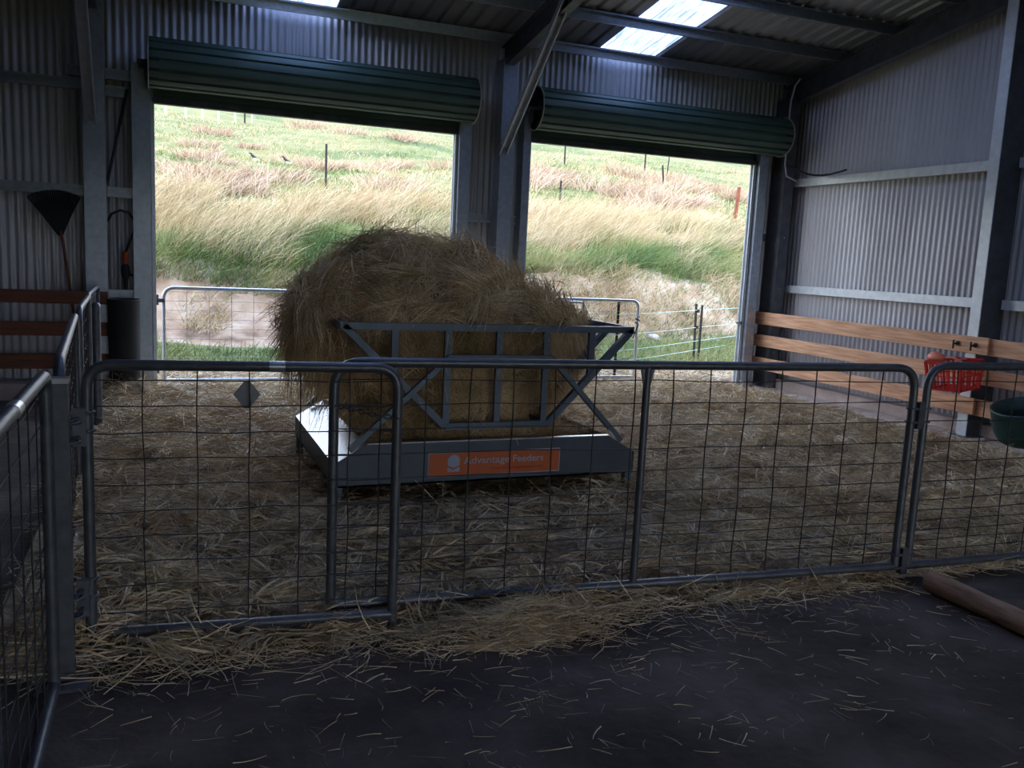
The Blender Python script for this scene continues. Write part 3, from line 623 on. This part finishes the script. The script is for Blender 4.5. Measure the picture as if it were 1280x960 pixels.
# ------------------------------------------------------------------ hay heap
hh = empty('hay_heap', (1.9, 5.8, 0.5), 'large loose heap of brown hay piled in the steel feeder', 'hay', kind='thing')
LEV = [(0.50, 1.60, 2.36), (0.60, 1.36, 2.42), (0.72, 1.16, 2.50), (0.88, 1.02, 2.66), (1.0, 0.90, 2.72), (1.12, 0.87, 2.74), (1.22, 0.87, 2.58), (1.33, 0.92, 2.42), (1.42, 1.00, 2.24), (1.50, 1.12, 2.05), (1.57, 1.28, 1.92), (1.61, 1.50, 1.82)]
ZL = [l[0] for l in LEV]
def heap_pt(t, a):
    z = ZL[0] + (ZL[-1] - ZL[0]) * t
    xa = float(np.interp(z, ZL, [l[1] for l in LEV])); xb = float(np.interp(z, ZL, [l[2] for l in LEV]))
    cx = (xa + xb) / 2; rx = (xb - xa) / 2
    ry = float(np.interp(z, [0.5, 0.9, 1.12, 1.33, 1.5, 1.61], [0.50, 0.58, 0.62, 0.56, 0.42, 0.15])); cy = 5.86
    ca, sa = math.cos(a), math.sin(a); e = 0.75
    x = cx + rx * math.copysign(abs(ca) ** e, ca); y = cy + ry * math.copysign(abs(sa) ** e, sa)
    n = 0.13 * noise.noise(Vector((x * 2.0, y * 2.0, z * 6))) + 0.11 * noise.noise(Vector((x * 4.5, y * 4.5, z * 9))) - 0.01
    return Vector((x + ca * n, y + sa * n, z + n * 0.5))
b = MB(); nu, nv = 96, 48
b.grid(lambda u, v: heap_pt(v, 2 * math.pi * u), nu, nv)
b.add([heap_pt(1, 2 * math.pi * k / nu) for k in range(nu)], [tuple(range(nu))], True)
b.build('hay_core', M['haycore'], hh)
def hay_strands(n, seed, lo=0.0, hi=1.0):
    r = np.random.default_rng(seed); P = []; N = []
    for k in range(n):
        t = lo + (hi - lo) * r.random() ** 0.9; a = r.random() * 2 * math.pi
        if math.sin(a) > 0.3 and r.random() < 0.6: a = -a
        p = heap_pt(min(t, 1), a); P.append(p); up = max(0, (t - 0.45) * 1.5); N.append((math.cos(a), math.sin(a), up))
    P = np.array(P); N = np.array(N); N /= np.linalg.norm(N, axis=1)[:, None]
    # clump flow field direction
    F = np.array([noise.noise_vector(Vector((p[0] * 2.6, p[1] * 2.6, p[2] * 3.4))) for p in P]) * np.array([2.2, 1.2, 1.4]) + r.normal(size=(n, 3)) * 0.35
    D = F - N * (F * N).sum(1)[:, None]; D += N * r.uniform(-0.3, 0.22, n)[:, None]
    D /= np.linalg.norm(D, axis=1)[:, None]
    L = r.uniform(0.10, 0.34, n)
    clump = np.array([noise.noise(Vector((p[0] * 4.5, p[1] * 4.5, p[2] * 6 + 9))) for p in P])
    P = P + N * (0.012 + 0.05 * np.clip(clump, 0, 1) + 0.02 * r.random(n))[:, None]
    bend = np.zeros((n, 3)); bend[:, 2] = -r.uniform(0.01, 0.13, n); bend += r.normal(size=(n, 3)) * 0.03
    return P, D, L, bend
P, D, L, B_ = hay_strands(15000, 3)
ribbons('hay_strands', M['hay'], P, D, L, 0.0042, B_, hh, segs=4)['kind'] = 'stuff'
def wads(nw, per, seed):
    # matted wads: strands of one wad share a direction and a bend
    r = np.random.default_rng(seed); PP = []; DD = []; BB = []; LL = []
    for k in range(nw):
        t = r.random() ** 0.85; a = -r.random() * math.pi if r.random() < 0.72 else r.random() * math.pi
        p = np.array(heap_pt(min(t, 1), a)); N = np.array([math.cos(a), math.sin(a), max(0.0, (t - 0.45) * 1.6)]); N /= np.linalg.norm(N)
        d = r.normal(size=3) * np.array([1.3, .7, .55]); d[2] -= 0.25; d -= N * d.dot(N) if hasattr(d, 'dot') else 0; d /= np.linalg.norm(d)
        sd = np.cross(N, d); m_ = int(per * r.uniform(0.5, 1.5)); w_ = r.uniform(0.03, 0.10); h_ = r.uniform(0.02, 0.085)
        q = r.normal(size=m_); e = r.normal(size=m_)
        pos = p + sd * (q * w_)[:, None] + d * (e * 0.06)[:, None] + N * (0.01 + h_ * np.exp(-q * q))[:, None]
        PP.append(pos - d * 0.08); DD.append(d + N * 0.22 + r.normal(size=(m_, 3)) * 0.20)
        L = r.uniform(0.12, 0.36, m_); LL.append(L); BB.append((-N * 0.30 * r.random() + np.array([0, 0, -0.35 * r.random()]) + sd * r.normal() * 0.25) * L[:, None] + r.normal(size=(m_, 3)) * 0.015)
    P = np.concatenate(PP); D = np.concatenate(DD); D /= np.linalg.norm(D, axis=1)[:, None]
    return P, D, np.concatenate(LL), np.concatenate(BB)
P, D, L, B_ = wads(620, 62, 8)
P[:, 1] = np.where((P[:, 2] < 1.22) & (P[:, 1] < 5.19), 5.19, P[:, 1])
ribbons('hay_wads', M['hay'], P, D, L, 0.0068, B_, hh, segs=4)['kind'] = 'stuff'
# overhanging fringe at the left shoulder and the right shoulder
def fringe(n, x0, x1, y0, y1, z0, z1, dirx, seed):
    r = np.random.default_rng(seed)
    P = np.stack([r.uniform(x0, x1, n), r.uniform(y0, y1, n), r.uniform(z0, z1, n)], 1)
    D = np.stack([dirx + r.normal(size=n) * 0.25, r.normal(size=n) * 0.3, r.uniform(-0.5, 0.15, n)], 1); D /= np.linalg.norm(D, axis=1)[:, None]
    bend = np.stack([np.zeros(n), np.zeros(n), -r.uniform(0.12, 0.30, n)], 1) + r.normal(size=(n, 3)) * 0.02
    return P, D, r.uniform(0.12, 0.26, n), bend
P, D, L, B_ = fringe(1600, 0.88, 1.10, 5.35, 6.2, 1.10, 1.36, -0.8, 5); ribbons('hay_strands', M['hay'], P, D, L, 0.0036, B_, hh, segs=5)['kind'] = 'stuff'
P, D, L, B_ = fringe(500, 2.45, 2.66, 5.4, 6.2, 0.95, 1.2, 0.8, 6); ribbons('hay_strands', M['hay'], P, D, L, 0.0036, B_, hh, segs=5)['kind'] = 'stuff'
# loose hay in the tray
b = MB()
b.grid(lambda u, v: (X0 + 0.03 + (X1 - X0 - 0.06) * u, Y0 + 0.03 + (Y1 - Y0 - 0.06) * v, 0.30 + 0.10 * (1 - abs(2 * u - 1) ** 3) + 0.05 * vnoise(u * 9, v * 7, 1, 2)), 60, 40)
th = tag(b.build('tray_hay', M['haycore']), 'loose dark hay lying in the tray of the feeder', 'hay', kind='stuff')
n = 9000; r = np.random.default_rng(11)
P = np.stack([r.uniform(X0 + .22, X1 - .22, n), r.uniform(Y0 + .16, Y1 - .16, n), r.uniform(0.38, 0.45, n)], 1)
D = np.stack([r.normal(size=n), r.normal(size=n), r.normal(size=n) * 0.25], 1); D /= np.linalg.norm(D, axis=1)[:, None]
ribbons('hay_strands', M['hay'], P, D, r.uniform(0.06, 0.16, n), 0.004, r.normal(size=(n, 3)) * 0.03, th)['kind'] = 'stuff'

# ------------------------------------------------------------------ straw bedding
def pen_front(x):   # ragged front edge of the straw
    return 3.40 - 0.06 * (x if x > 0.9 else 0) / 3 + 0.09 * vnoise(x * 4, 0, 1, 5)
def straw_h(x, y):
    e = min(1, max(0, (y - pen_front(x)) / 0.35))
    h = 0.05 + 0.06 * vnoise(x, y, 1.3, 1) + 0.06 * vnoise(x, y, 3.6, 2) + 0.03 * vnoise(x, y, 9, 3)
    if y > 10: h *= 0.4
    # thin out towards the concrete strip at the right wall
    if x > 6.9: h -= (x - 6.9) * 0.25
    under = 1 - 0.9 * math.exp(-(((x - 1.9) / 0.9) ** 4 + ((y - 5.75) / 0.75) ** 4))
    return max(0.0, h) * e * under + 0.004
b = MB()
def sp(u, v):
    x = -0.62 + 8.0 * u; y = 3.1 + 6.72 * v; return (x, y, straw_h(x, y) if y > pen_front(x) and x < 7.36 + 0.15 * vnoise(0, y, 2) else -0.02)
b.grid(sp, 220, 190)
for xa, xb_ in ((-0.03, 3.14), (4.12, 7.32)): b.grid(lambda u, v: (xa + (xb_ - xa) * u, 9.80 + 0.26 * v, 0.012 + 0.012 * vnoise(u * 20, v, 1)), 60, 4)
def so_(u, v):
    x = -1.0 + 11.5 * u; y = 10.03 + 1.75 * v; return (x, y, 0.035 + 0.03 * vnoise(x, y, 2.5, 3) if y < 11.45 + 0.25 * vnoise(x, 0, 1.2, 9) else -0.1)
b.grid(so_, 150, 40)
sb = tag(b.build('straw_bedding', M['strawbase']), 'pale straw bedding spread over the pen floor and out of the doors', 'straw', kind='stuff')
def floor_strands(n, seed, x0, x1, y0, y1, pw=1.0, l=(0.06, 0.22), wd=0.0045, parent=None, mtl='straw', hi=0.04, keep=None):
    r = np.random.default_rng(seed)
    x = r.uniform(x0, x1, n); y = y0 + (y1 - y0) * r.random(n) ** pw
    k = np.array([keep(a, c) for a, c in zip(x, y)]) if keep else np.ones(n, bool)
    x, y = x[k], y[k]; n = len(x)
    z = np.array([straw_h(a, c) for a, c in zip(x, y)]) + r.uniform(0.0, hi, n)
    D = np.stack([r.normal(size=n), r.normal(size=n) * 0.8, r.normal(size=n) * 0.22], 1); D /= np.linalg.norm(D, axis=1)[:, None]
    B = r.normal(size=(n, 3)) * np.array([0.04, 0.04, 0.012])
    return ribbons('straw_strands', M[mtl], np.stack([x, y, z], 1), D, r.uniform(*l, n), wd, B, parent)
def ok(x, y):
    if y > 9.78: return (-0.02 < x < 3.14 or 4.12 < x < 7.32) if y < 10.05 else y < 11.5 + 0.3 * vnoise(x, 0, 1.2, 9)
    return y > pen_front(x) - 0.05 and x < 7.3 + 0.2 * vnoise(0, y, 2) + (0.3 if random.random() < .05 else 0)
floor_strands(52000, 21, -0.55, 7.5, 3.2, 8.0, 1.2, wd=0.0066, parent=sb, keep=ok)['kind'] = 'stuff'
floor_strands(17000, 22, -0.45, 7.5, 7.6, 9.75, 1.0, wd=0.0080, l=(0.08, 0.24), parent=sb, keep=ok)['kind'] = 'stuff'
floor_strands(14000, 23, -0.9, 10.2, 9.75, 11.7, 1.0, wd=0.0100, l=(0.08, 0.26), parent=sb, keep=ok)['kind'] = 'stuff'
# matted tufts standing proud of the bedding
r = np.random.default_rng(24); PP = []; DD = []; BB = []; LL = []
for k in range(1500):
    x = r.uniform(-0.5, 7.2); y = 3.4 + 6.2 * r.random() ** 1.1
    if 1.0 < x < 2.9 and 5.1 < y < 6.6: continue
    m_ = int(r.uniform(14, 46)); a = r.random() * 6.283; d = np.array([math.cos(a), math.sin(a), 0.18]); sd = np.array([-math.sin(a), math.cos(a), 0])
    q = r.normal(size=m_); w_ = r.uniform(.02, .07)
    PP.append(np.array([x, y, straw_h(x, y) + 0.01]) + sd * (q * w_)[:, None] + np.array([0, 0, 1]) * (r.uniform(.01, .07) * np.exp(-q * q))[:, None] + d * (r.normal(size=m_) * .04)[:, None])
    DD.append(d + r.normal(size=(m_, 3)) * .28); L = r.uniform(.08, .24, m_); LL.append(L)
    BB.append(np.array([0, 0, -.3]) * L[:, None] + sd * r.normal() * .2 * L[:, None] + r.normal(size=(m_, 3)) * .01)
D = np.concatenate(DD); D /= np.linalg.norm(D, axis=1)[:, None]
ribbons('straw_tufts', M['straw'], np.concatenate(PP), D, np.concatenate(LL), 0.0075, np.concatenate(BB), sb)['kind'] = 'stuff'
# raised spill through the gate
def spill_h(x, y):
    return 0.10 * math.exp(-((x - 1.42) / 0.33) ** 2 - ((y - 3.25) / 0.12) ** 2) * (1 + 0.6 * vnoise(x, y, 9))
b = MB(); b.grid(lambda u, v: (-0.3 + 2.9 * u, 2.9 + 0.8 * v, -0.03 + spill_h(-0.3 + 2.9 * u, 2.9 + 0.8 * v)), 90, 30)
so = tag(b.build('spilled_straw', M['strawbase']), 'clump of straw spilling under the front gates onto the bare floor', 'straw', kind='stuff')
r = np.random.default_rng(31); n = 2800
x = np.concatenate([r.normal(1.42, 0.25, n // 2), r.uniform(-0.25, 3.6, n // 2)]); y = np.concatenate([r.normal(3.22, 0.085, n // 2), 3.38 - np.abs(r.normal(0, 0.10, n // 2)) * np.where(x[n // 2:] < 0.75, 1.2, 1.0)])
z = np.array([spill_h(a, c) for a, c in zip(x, y)]) + r.uniform(0.002, 0.03, n)
D = np.stack([r.normal(size=n), r.normal(size=n) * .7, r.normal(size=n) * 0.2], 1); D /= np.linalg.norm(D, axis=1)[:, None]
D[:, 2] = np.abs(D[:, 2]) * 0.6
ribbons('straw_strands', M['straw'], np.stack([x, y, z], 1), D, r.uniform(0.04, 0.17, n), 0.0036, r.normal(size=(n, 3)) * np.array([.04, .04, .005]), so)['kind'] = 'stuff'
# scattered single straws on the bare floor
r = np.random.default_rng(41); n = 420
x = r.uniform(-0.3, 3.6, n); y = 3.15 - np.abs(r.normal(0, 0.55, n))
for cx, cy, k in ((1.25, 2.72, 26), (0.98, 2.35, 22), (0.55, 2.1, 16), (1.75, 2.85, 26), (2.3, 3.0, 30), (1.85, 2.35, 14), (2.35, 2.35, 10), (3.0, 3.08, 30)):
    x = np.concatenate([x, cx + r.normal(0, .10, k)]); y = np.concatenate([y, cy + r.normal(0, .07, k)])
n = len(x); y = np.clip(y, 1.1, 3.2)
D = np.stack([r.normal(size=n), r.normal(size=n), np.zeros(n)], 1); D /= np.linalg.norm(D, axis=1)[:, None]
tag(ribbons('scattered_straw', M['straw'], np.stack([x, y, r.uniform(0.003, 0.010, n)], 1), D, r.uniform(0.015, 0.11, n), r.uniform(0.002, 0.0042, n), r.normal(size=(n, 3)) * np.array([.02, .02, 0]), None),
    'single straws and chaff scattered on the dark floor before the gates', 'straw', kind='stuff')
# old hay under the bin
b = MB(); b.grid(lambda u, v: (-0.62 + 0.56 * u, 9.22 + 0.6 * v, 0.235 * (math.sin(math.pi * u) * math.sin(math.pi * v)) ** 0.35 + 0.02 * vnoise(u * 6, v * 6) ), 30, 30)
hc = tag(b.build('hay_clump', M['haycore']), 'dark clump of old hay under the black bin by the left jamb', 'hay')
r = np.random.default_rng(51); n = 1500
x = r.uniform(-.6, -.08, n); y = r.uniform(9.15, 9.75, n); z = 0.22 * (np.abs(np.sin(math.pi * (x + .62) / .56)) * np.abs(np.sin(math.pi * (y - 9.22) / .6))) ** 0.45
D = r.normal(size=(n, 3)) * np.array([1, 1, .4]); D /= np.linalg.norm(D, axis=1)[:, None]
ribbons('hay_strands', M['hay'], np.stack([x, y, z], 1), D, r.uniform(.05, .2, n), 0.005, r.normal(size=(n, 3)) * .02, hc)['kind'] = 'stuff'

# ------------------------------------------------------------------ crate and tub on the right
cr = empty('milk_crate', (7.42, 6.42, 0.50), 'red plastic milk crate hanging on the timber rails of the right wall', 'crate')
def crate():
    s = 0.18; tl = 0.30; b = MB()
    bt, tp = 0.165, 0.192
    for z, h_, e in ((0.0, 0.02, bt), (tl - 0.035, 0.035, tp), (tl * 0.47, 0.012, (bt + tp) / 2)):
        for sx, sy in ((1, 0), (-1, 0), (0, 1), (0, -1)):
            if sx: b.box(min(sx * e, sx * (e - .008)), max(sx * e, sx * (e - .008)), -e, e, z, z + h_)
            else: b.box(-e, e, min(sy * e, sy * (e - .008)), max(sy * e, sy * (e - .008)), z, z + h_)
    for k in range(7):
        q = -1 + 2 * k / 6; wd = 0.011 if 0 < k < 6 else 0.024
        for sx, sy in ((1, 0), (-1, 0), (0, 1), (0, -1)):
            p0 = Vector((sx * (bt - .004) if sx else q * (bt - .006), sy * (bt - .004) if sy else q * (bt - .006), 0)); p1 = Vector((sx * (tp - .004) if sx else q * (tp - .006), sy * (tp - .004) if sy else q * (tp - .006), tl - .01))
            b.bar(p0, p1, wd, wd, up=(1, 0, 0) if not sx else (0, 1, 0))
    for k in range(9):
        q = -0.145 + 0.29 * k / 8; b.box(q - .005, q + .005, -.148, .148, 0, .008); b.box(-.148, .148, q - .005, q + .005, 0, .008)
    R_ = Matrix.Rotation(math.radians(10), 4, 'Z') @ Matrix.Rotation(math.radians(-5), 4, 'Y') @ Matrix.Rotation(math.radians(-3), 4, 'X')
    T = Matrix.Translation((7.395, 6.34, 0.51)) @ R_
    b.v = [tuple(T @ Vector(v)) for v in b.v]; return b, T
b, T = crate(); b.build('crate_body', M['red'], cr)
b = MB(); b.box(0.15, 0.235, -0.03, 0.03, 0.28, 0.292)
b.box(0.225, 0.235, -0.03, 0.03, 0.20, 0.292); b.v = [tuple(T @ Vector(v)) for v in b.v]; b.build('hook', M['rail'], cr)
# scoop in the crate
sc_ = empty('feed_scoop', (7.33, 6.53, 0.70), 'pale orange plastic scoop lying in the red crate', 'scoop')
b = MB()
b.grid(lambda u, v: Vector((7.29, 6.50, 0.80)) + Vector((0.075 * math.sin(math.pi * v) * math.cos(2 * math.pi * u) * 0.95, 0.095 * math.cos(math.pi * v), 0.06 * math.sin(math.pi * v) * math.sin(2 * math.pi * u) + 0.01)), 24, 14)
b.build('scoop_bowl', M['orange'], sc_)
b = MB(); b.tube([(7.32, 6.44, 0.81), (7.34, 6.34, 0.83), (7.36, 6.28, 0.80)], 0.013, 8); b.build('handle', M['orange'], sc_)
tb = empty('feed_tub', (7.30, 5.36, 0.17), 'dark green plastic feed tub hanging by the boards at the right edge', 'tub')
b = MB(); R0 = 0.29
b.lathe([(0, 0.0), (R0 * .72, 0.0), (R0 * .86, 0.03), (R0 * .96, 0.10), (R0, 0.18), (R0 * 1.02, 0.31), (R0 * 1.035, 0.315), (R0 * 1.035, 0.33), (R0 * .98, 0.33), (R0 * .95, 0.2), (R0 * .82, 0.04), (0, 0.02)], (0, 0, 0), 48)
T = Matrix.Translation((7.28, 5.38, 0.185)) @ Matrix.Rotation(math.radians(-14), 4, 'Y')
b.v = [tuple(T @ Vector(v)) for v in b.v]; b.build('tub_body', M['tub'], tb)
b = MB(); b.box(0.22, 0.42, -0.05, 0.05, 0.325, 0.34); b.v = [tuple(T @ Vector(v)) for v in b.v]; b.build('hook', M['black'], tb)

# ------------------------------------------------------------------ outdoors: terrain
def terr(x, y):
    s = y - 12.0 + 0.35 * vnoise(x, 0, 0.35, 4) + (0.5 if x > 5 else 0) * min(1, max(0, (x - 5) / 2))
    pts = [(-3, -0.03), (0, 0.0), (0.9, 0.22), (1.6, 0.42), (2.15, 1.30), (2.9, 1.62), (5.0, 2.35), (9.0, 3.25), (28, 6.6), (60, 11.8), (120, 20)]
    z = float(np.interp(s, [p[0] for p in pts], [p[1] for p in pts]))
    k = min(1, max(0, s / 1.0)) 
    z += k * (0.14 * vnoise(x, y, 0.9, 7) + 0.05 * vnoise(x, y, 3.1, 8)) + min(1, max(0, (s - 6) / 10)) * 0.7 * vnoise(x, y, 0.12, 3)
    return z
def bank_s(x, y): return y - 12.0 + 0.35 * vnoise(x, 0, 0.35, 4) + (0.5 if x > 5 else 0) * min(1, max(0, (x - 5) / 2))
def tgrid(name, xs, ys, m):
    b = MB(); nx, ny = len(xs), len(ys)
    b.add([(x, y, terr(x, y)) for y in ys for x in xs], [(j * nx + i, j * nx + i + 1, (j + 1) * nx + i + 1, (j + 1) * nx + i) for j in range(ny - 1) for i in range(nx - 1)], True)
    return b.build(name, M[m])
xs = list(np.linspace(-12, 22, 170))
o = tgrid('ground', xs, list(np.linspace(YB + 0.05, 12.9, 20)), 'terrain'); tag(o, 'grassy ground outside the doors at the foot of the bank', 'ground', kind='structure')
o = tgrid('clay_bank', xs, list(np.linspace(12.9, 14.45, 34)), 'dirt'); tag(o, 'bare clay face of the bank behind the rear gates', 'bank', kind='structure')
o = tgrid('hillside', list(np.linspace(-40, 120, 230)), list(np.concatenate([np.linspace(14.45, 22, 50), np.linspace(22.4, 130, 110)])), 'terrain'); tag(o, 'sloping pasture hillside filling both door openings', 'hill', kind='structure')

def in_view(x, y):   # keep only plants that can show through the openings
    return -0.10 * y - 0.6 < x < 0.80 * y + 1.5
def blades(name, n, seed, y0, y1, hgt, wd, m, lean, keep=None, lab=None, pw=1.0, spread=0.35, parent=None, segs=3):
    r = np.random.default_rng(seed); P = []
    while len(P) < n:
        y = y0 + (y1 - y0) * r.random() ** pw; x = r.uniform(-0.12 * y - 1, 0.82 * y + 1.5)
        if keep and not keep(x, y, r): continue
        P.append((x, y, terr(x, y) - 0.02))
    P = np.array(P); D = np.stack([lean[0] + r.normal(size=n) * spread, lean[1] + r.normal(size=n) * spread, np.ones(n)], 1); D /= np.linalg.norm(D, axis=1)[:, None]
    L = r.uniform(hgt[0], hgt[1], n)
    bend = np.stack([lean[0] * L * 0.8 + r.normal(size=n) * .08 * L, r.normal(size=n) * .1 * L - 0.1 * L, -r.uniform(0.05, 0.45, n) * L], 1)
    o = ribbons(name, M[m], P, D, L, wd, bend, parent, taper=0.15, segs=segs); o['kind'] = 'stuff'
    if lab: tag(o, lab, 'grass')
    return o
s_of = lambda x, y: bank_s(x, y)
# tall dry seed grass on the bank
blades('tall_dry_grass', 30000, 61, 14.2, 17.6, (0.35, 0.80), 0.010, 'dry', (0.28, -0.05),
       keep=lambda x, y, r: vnoise(x, y, 0.55, 11) > -0.22 + 0.25 * (1 if y < 15 else 0) and in_view(x, y), lab='tall pale seed grass leaning along the top of the bank', segs=4)
blades('green_grass', 36000, 62, 13.95, 16.4, (0.24, 0.56), 0.012, 'green', (0.15, -0.15),
       keep=lambda x, y, r: vnoise(x, y, 0.5, 21) > -0.12 - 0.32 * (15.2 - y) and in_view(x, y), lab='lush green grass hanging over the edge of the clay bank', spread=0.5, segs=4)
# grass at the foot of the bank; thicker to the right
blades('verge_grass', 24000, 63, 11.75, 14.3, (0.08, 0.30), 0.011, 'green', (0.1, -0.1),
       keep=lambda x, y, r: in_view(x, y) and (y < 12.75 + 0.3 * vnoise(x, 1, 1.0, 3) + (0.7 if x > 5 else 0) or vnoise(x, y, 0.8, 31) > (0.22 if x < 4.5 else -0.25)), lab='green grass verge at the foot of the bank behind the rear gates', spread=0.55)
blades('bank_dry_grass', 9000, 64, 13.1, 14.6, (0.15, 0.45), 0.010, 'dry', (0.1, -0.2),
       keep=lambda x, y, r: in_view(x, y) and vnoise(x, y, 0.9, 41) > (0.33 if x < 4.5 else -0.05), lab='dry brown grass clumps clinging to the face of the bank', spread=0.6)
# pasture
blades('pasture_grass', 46000, 65, 16.8, 48, (0.06, 0.20), 0.024, 'green', (0.05, 0.0), keep=lambda x, y, r: in_view(x, y) and vnoise(x, y, 0.25, 51) > -0.1, lab='short green pasture grass on the hillside', pw=1.7, spread=0.6, segs=2)
blades('pasture_dry_grass', 34000, 66, 16.8, 52, (0.08, 0.28), 0.022, 'dry', (0.1, 0.0), keep=lambda x, y, r: in_view(x, y) and vnoise(x, y, 0.25, 51) < 0.12, lab='short yellowed grass patches on the hillside', pw=1.6, spread=0.6, segs=2)
# tussocks
r = np.random.default_rng(71); P = []
cl = []
while len(cl) < 70:
    y = 17.5 + 26 * r.random() ** 1.3; x = r.uniform(-0.1 * y, 0.8 * y + 1)
    if vnoise(x, y, 0.16, 61) > -0.02: cl.append((x, y, r.uniform(0.3, 0.75)))
for x, y, s in cl:
    for k in range(260):
        a = r.random() * 6.283; q = s * math.sqrt(r.random()) * 0.9; P.append((x + q * math.cos(a) * 1.5, y + q * math.sin(a) * .8, 0, math.cos(a), s))
P = np.array(P); n = len(P); Z = np.array([terr(p[0], p[1]) for p in P])
D = np.stack([P[:, 3] * .35 + .15 + r.normal(size=n) * .25, r.normal(size=n) * .3, np.ones(n)], 1); D /= np.linalg.norm(D, axis=1)[:, None]
L = P[:, 4] * r.uniform(.5, 1.0, n)
o = ribbons('tussock_grass', M['tussock'], np.stack([P[:, 0], P[:, 1], Z - .02], 1), D, L, 0.026, np.stack([D[:, 0] * L * .5, D[:, 1] * L * .3, -0.2 * L], 1), None, taper=.2)
tag(o, 'pinkish brown tussocks dotted over the pasture hillside', 'grass', kind='stuff')

# ------------------------------------------------------------------ wire fence outside
def ypost(b, x, y, z0, z1, r=0.020, lean=0.0):
    """star picket: three-finned section"""
    for a in (90, 210, 330):
        c, s = math.cos(math.radians(a)), math.sin(math.radians(a))
        b.bar((x + c * r * .5, y + s * r * .5, z0), (x + c * r * .5 + lean, y + s * r * .5, z1), r * 1.1, r * 0.28, up=(-s, c, 0))
wf = empty('wire_fence', (5.74, 10.4, 0), 'electric wire fence with dark steel posts beyond the right opening', 'fence')
for x, y, z1 in ((5.74, 10.38, 1.12), (8.03, 11.9, 1.02), (8.15, 11.95, 1.0)):
    b = MB(); ypost(b, x, y, -0.05, z1, 0.022, lean=0.0 if x < 7 else (-0.0 if x > 8.1 else -0.03)); b.build('post', M['steelpost'], wf)
for z in (0.92, 0.64, 0.42, 0.27):
    b = MB(); p0 = Vector((5.74, 10.36, z)); p1 = Vector((8.03, 11.88, z * 1.0)); p2 = p1 + (p1 - p0) * 1.2
    b.tube([p0, p0.lerp(p1, .5) - Vector((0, 0, .008)), p1, p2], 0.0045, 5); b.tube([(3.6, 10.32, z), p0], 0.0035, 5); b.build('wire', M['tape'], wf)
for z in (0.90, 0.64):
    b = MB(); b.box(8.005, 8.035, 11.83, 11.88, z - .02, z + .03); b.build('insulator', M['black'], wf)
b = MB(); b.box(7.30, 7.345, 9.80, 9.86, 0.86, 0.89); b.tube([(7.31, 9.78, 0.90), (7.31, 9.78, 0.86)], 0.02, 8); tag(b.build('fence_insulator', M['galvdark']), 'small insulator bolted to the right jamb of the right opening', 'insulator')
# hill posts
def hp(x, y, h, m, lab, r=0.05, lean=0.0):
    z = terr(x, y); b = MB(); ypost(b, x, y, z - 0.15, z + h, r, lean); tag(b.build('hill_post', M[m]), lab, 'post', 'posts standing on the hillside')
def ray(px, py, Y):
    d = FW + RT * ((px - 640) / 1082.662) + DN * ((py - 480) / 1082.662); return d * (Y / d.y) + Vector((0, 0, 1.6))
hp(3.35, 19.5, 0.95, 'steelpost', 'dark steel post on the pasture seen through the large left opening', .026)
hp(8.85, 19.2, 0.55, 'steelpost', 'short dark post on the pasture at the left of the right opening', .026)
hp(13.0, 28.0, 0.75, 'steelpost', 'dark post high on the hill near the left of the right opening', .03)
hp(17.0, 29.4, 1.15, 'steelpost', 'upright dark post high on the hill in the middle of the right opening', .035)
hp(13.6, 22.3, 0.75, 'steelpost', 'leaning dark post on the hill right of the middle of the right opening', .03, -0.12)
hp(16.6, 27.2, 1.3, 'steelpost', 'thin pale-topped post beside the leaning dark post on the hill', .022, 0.1)
hp(13.0, 18.0, 0.85, 'rustpost', 'rusty red post at the right edge of the right opening', .05, 0.07)
for k, px in enumerate((207, 232, 253, 273, 294, 306, 315)):
    p = (px - 640) / 1082.662; d = FW + RT * p + DN * ((135 - 480) / 1082.662); Yk = 46 + k * 0.6
    hp(d.x / d.y * Yk, Yk, 1.0, 'steelpost' if k == 5 else 'whitepost', ['leftmost pale post of the far fence line on the hilltop', 'second pale post from the left in the far fence line', 'third pale post from the left in the far fence line', 'fourth pale post from the left in the far fence line',
       'fifth pale post from the left in the far fence line', 'dark post in the far fence line on the hilltop', 'rightmost pale post of the far fence line on the hilltop'][k], .045)
# stones and birds
def rock(x, y, s, seed):
    b = MB(); z = terr(x, y)
    b.grid(lambda u, v: Vector((x, y, z + s * .3)) + Vector((math.cos(6.2832 * u) * math.sin(3.1416 * v), math.sin(6.2832 * u) * math.sin(3.1416 * v), .7 * math.cos(3.1416 * v))) * s * (1 + .3 * noise.noise(Vector((math.cos(6.2832 * u) * 2 + seed, math.sin(6.2832 * u) * 2, v * 4)))), 16, 10); return b
tag(rock(7.85, 12.9, 0.11, 3).build('stone', M['stone']), 'pale rough stone in the grass behind the wire fence', 'stone')
def bird(x, y, lab):
    z = terr(x, y) + 0.12; t = empty('bird', (x, y, z - .12), lab, 'bird', 'black and white birds on the pasture')
    b = MB(); b.tube([(x + .16, y, z - .02), (x + .08, y, z + .03), (x, y, z + .06), (x - .06, y, z + .11), (x - .085, y, z + .16), (x - .12, y, z + .165), (x - .16, y, z + .155)], [.008, .03, .042, .034, .024, .02, .004], 10); b.build('bird_body', M['birdblack'], t)
    b = MB(); b.tube([(x + .20, y, z - .05), (x + .08, y, z + .0), (x - .02, y, z + .03)], [.010, .04, .04], 8); b.build('wing', M['birdwhite'], t)
    b = MB()
    for s in (-.02, .02): b.tube([(x, y + s, z + .02), (x, y + s, z - .13)], .006, 5)
    b.build('leg', M['birdblack'], t)
bird(2.55, 27.0, 'left of two small black and white birds on the pasture')
bird(3.35, 26.0, 'right of two small black and white birds on the pasture')
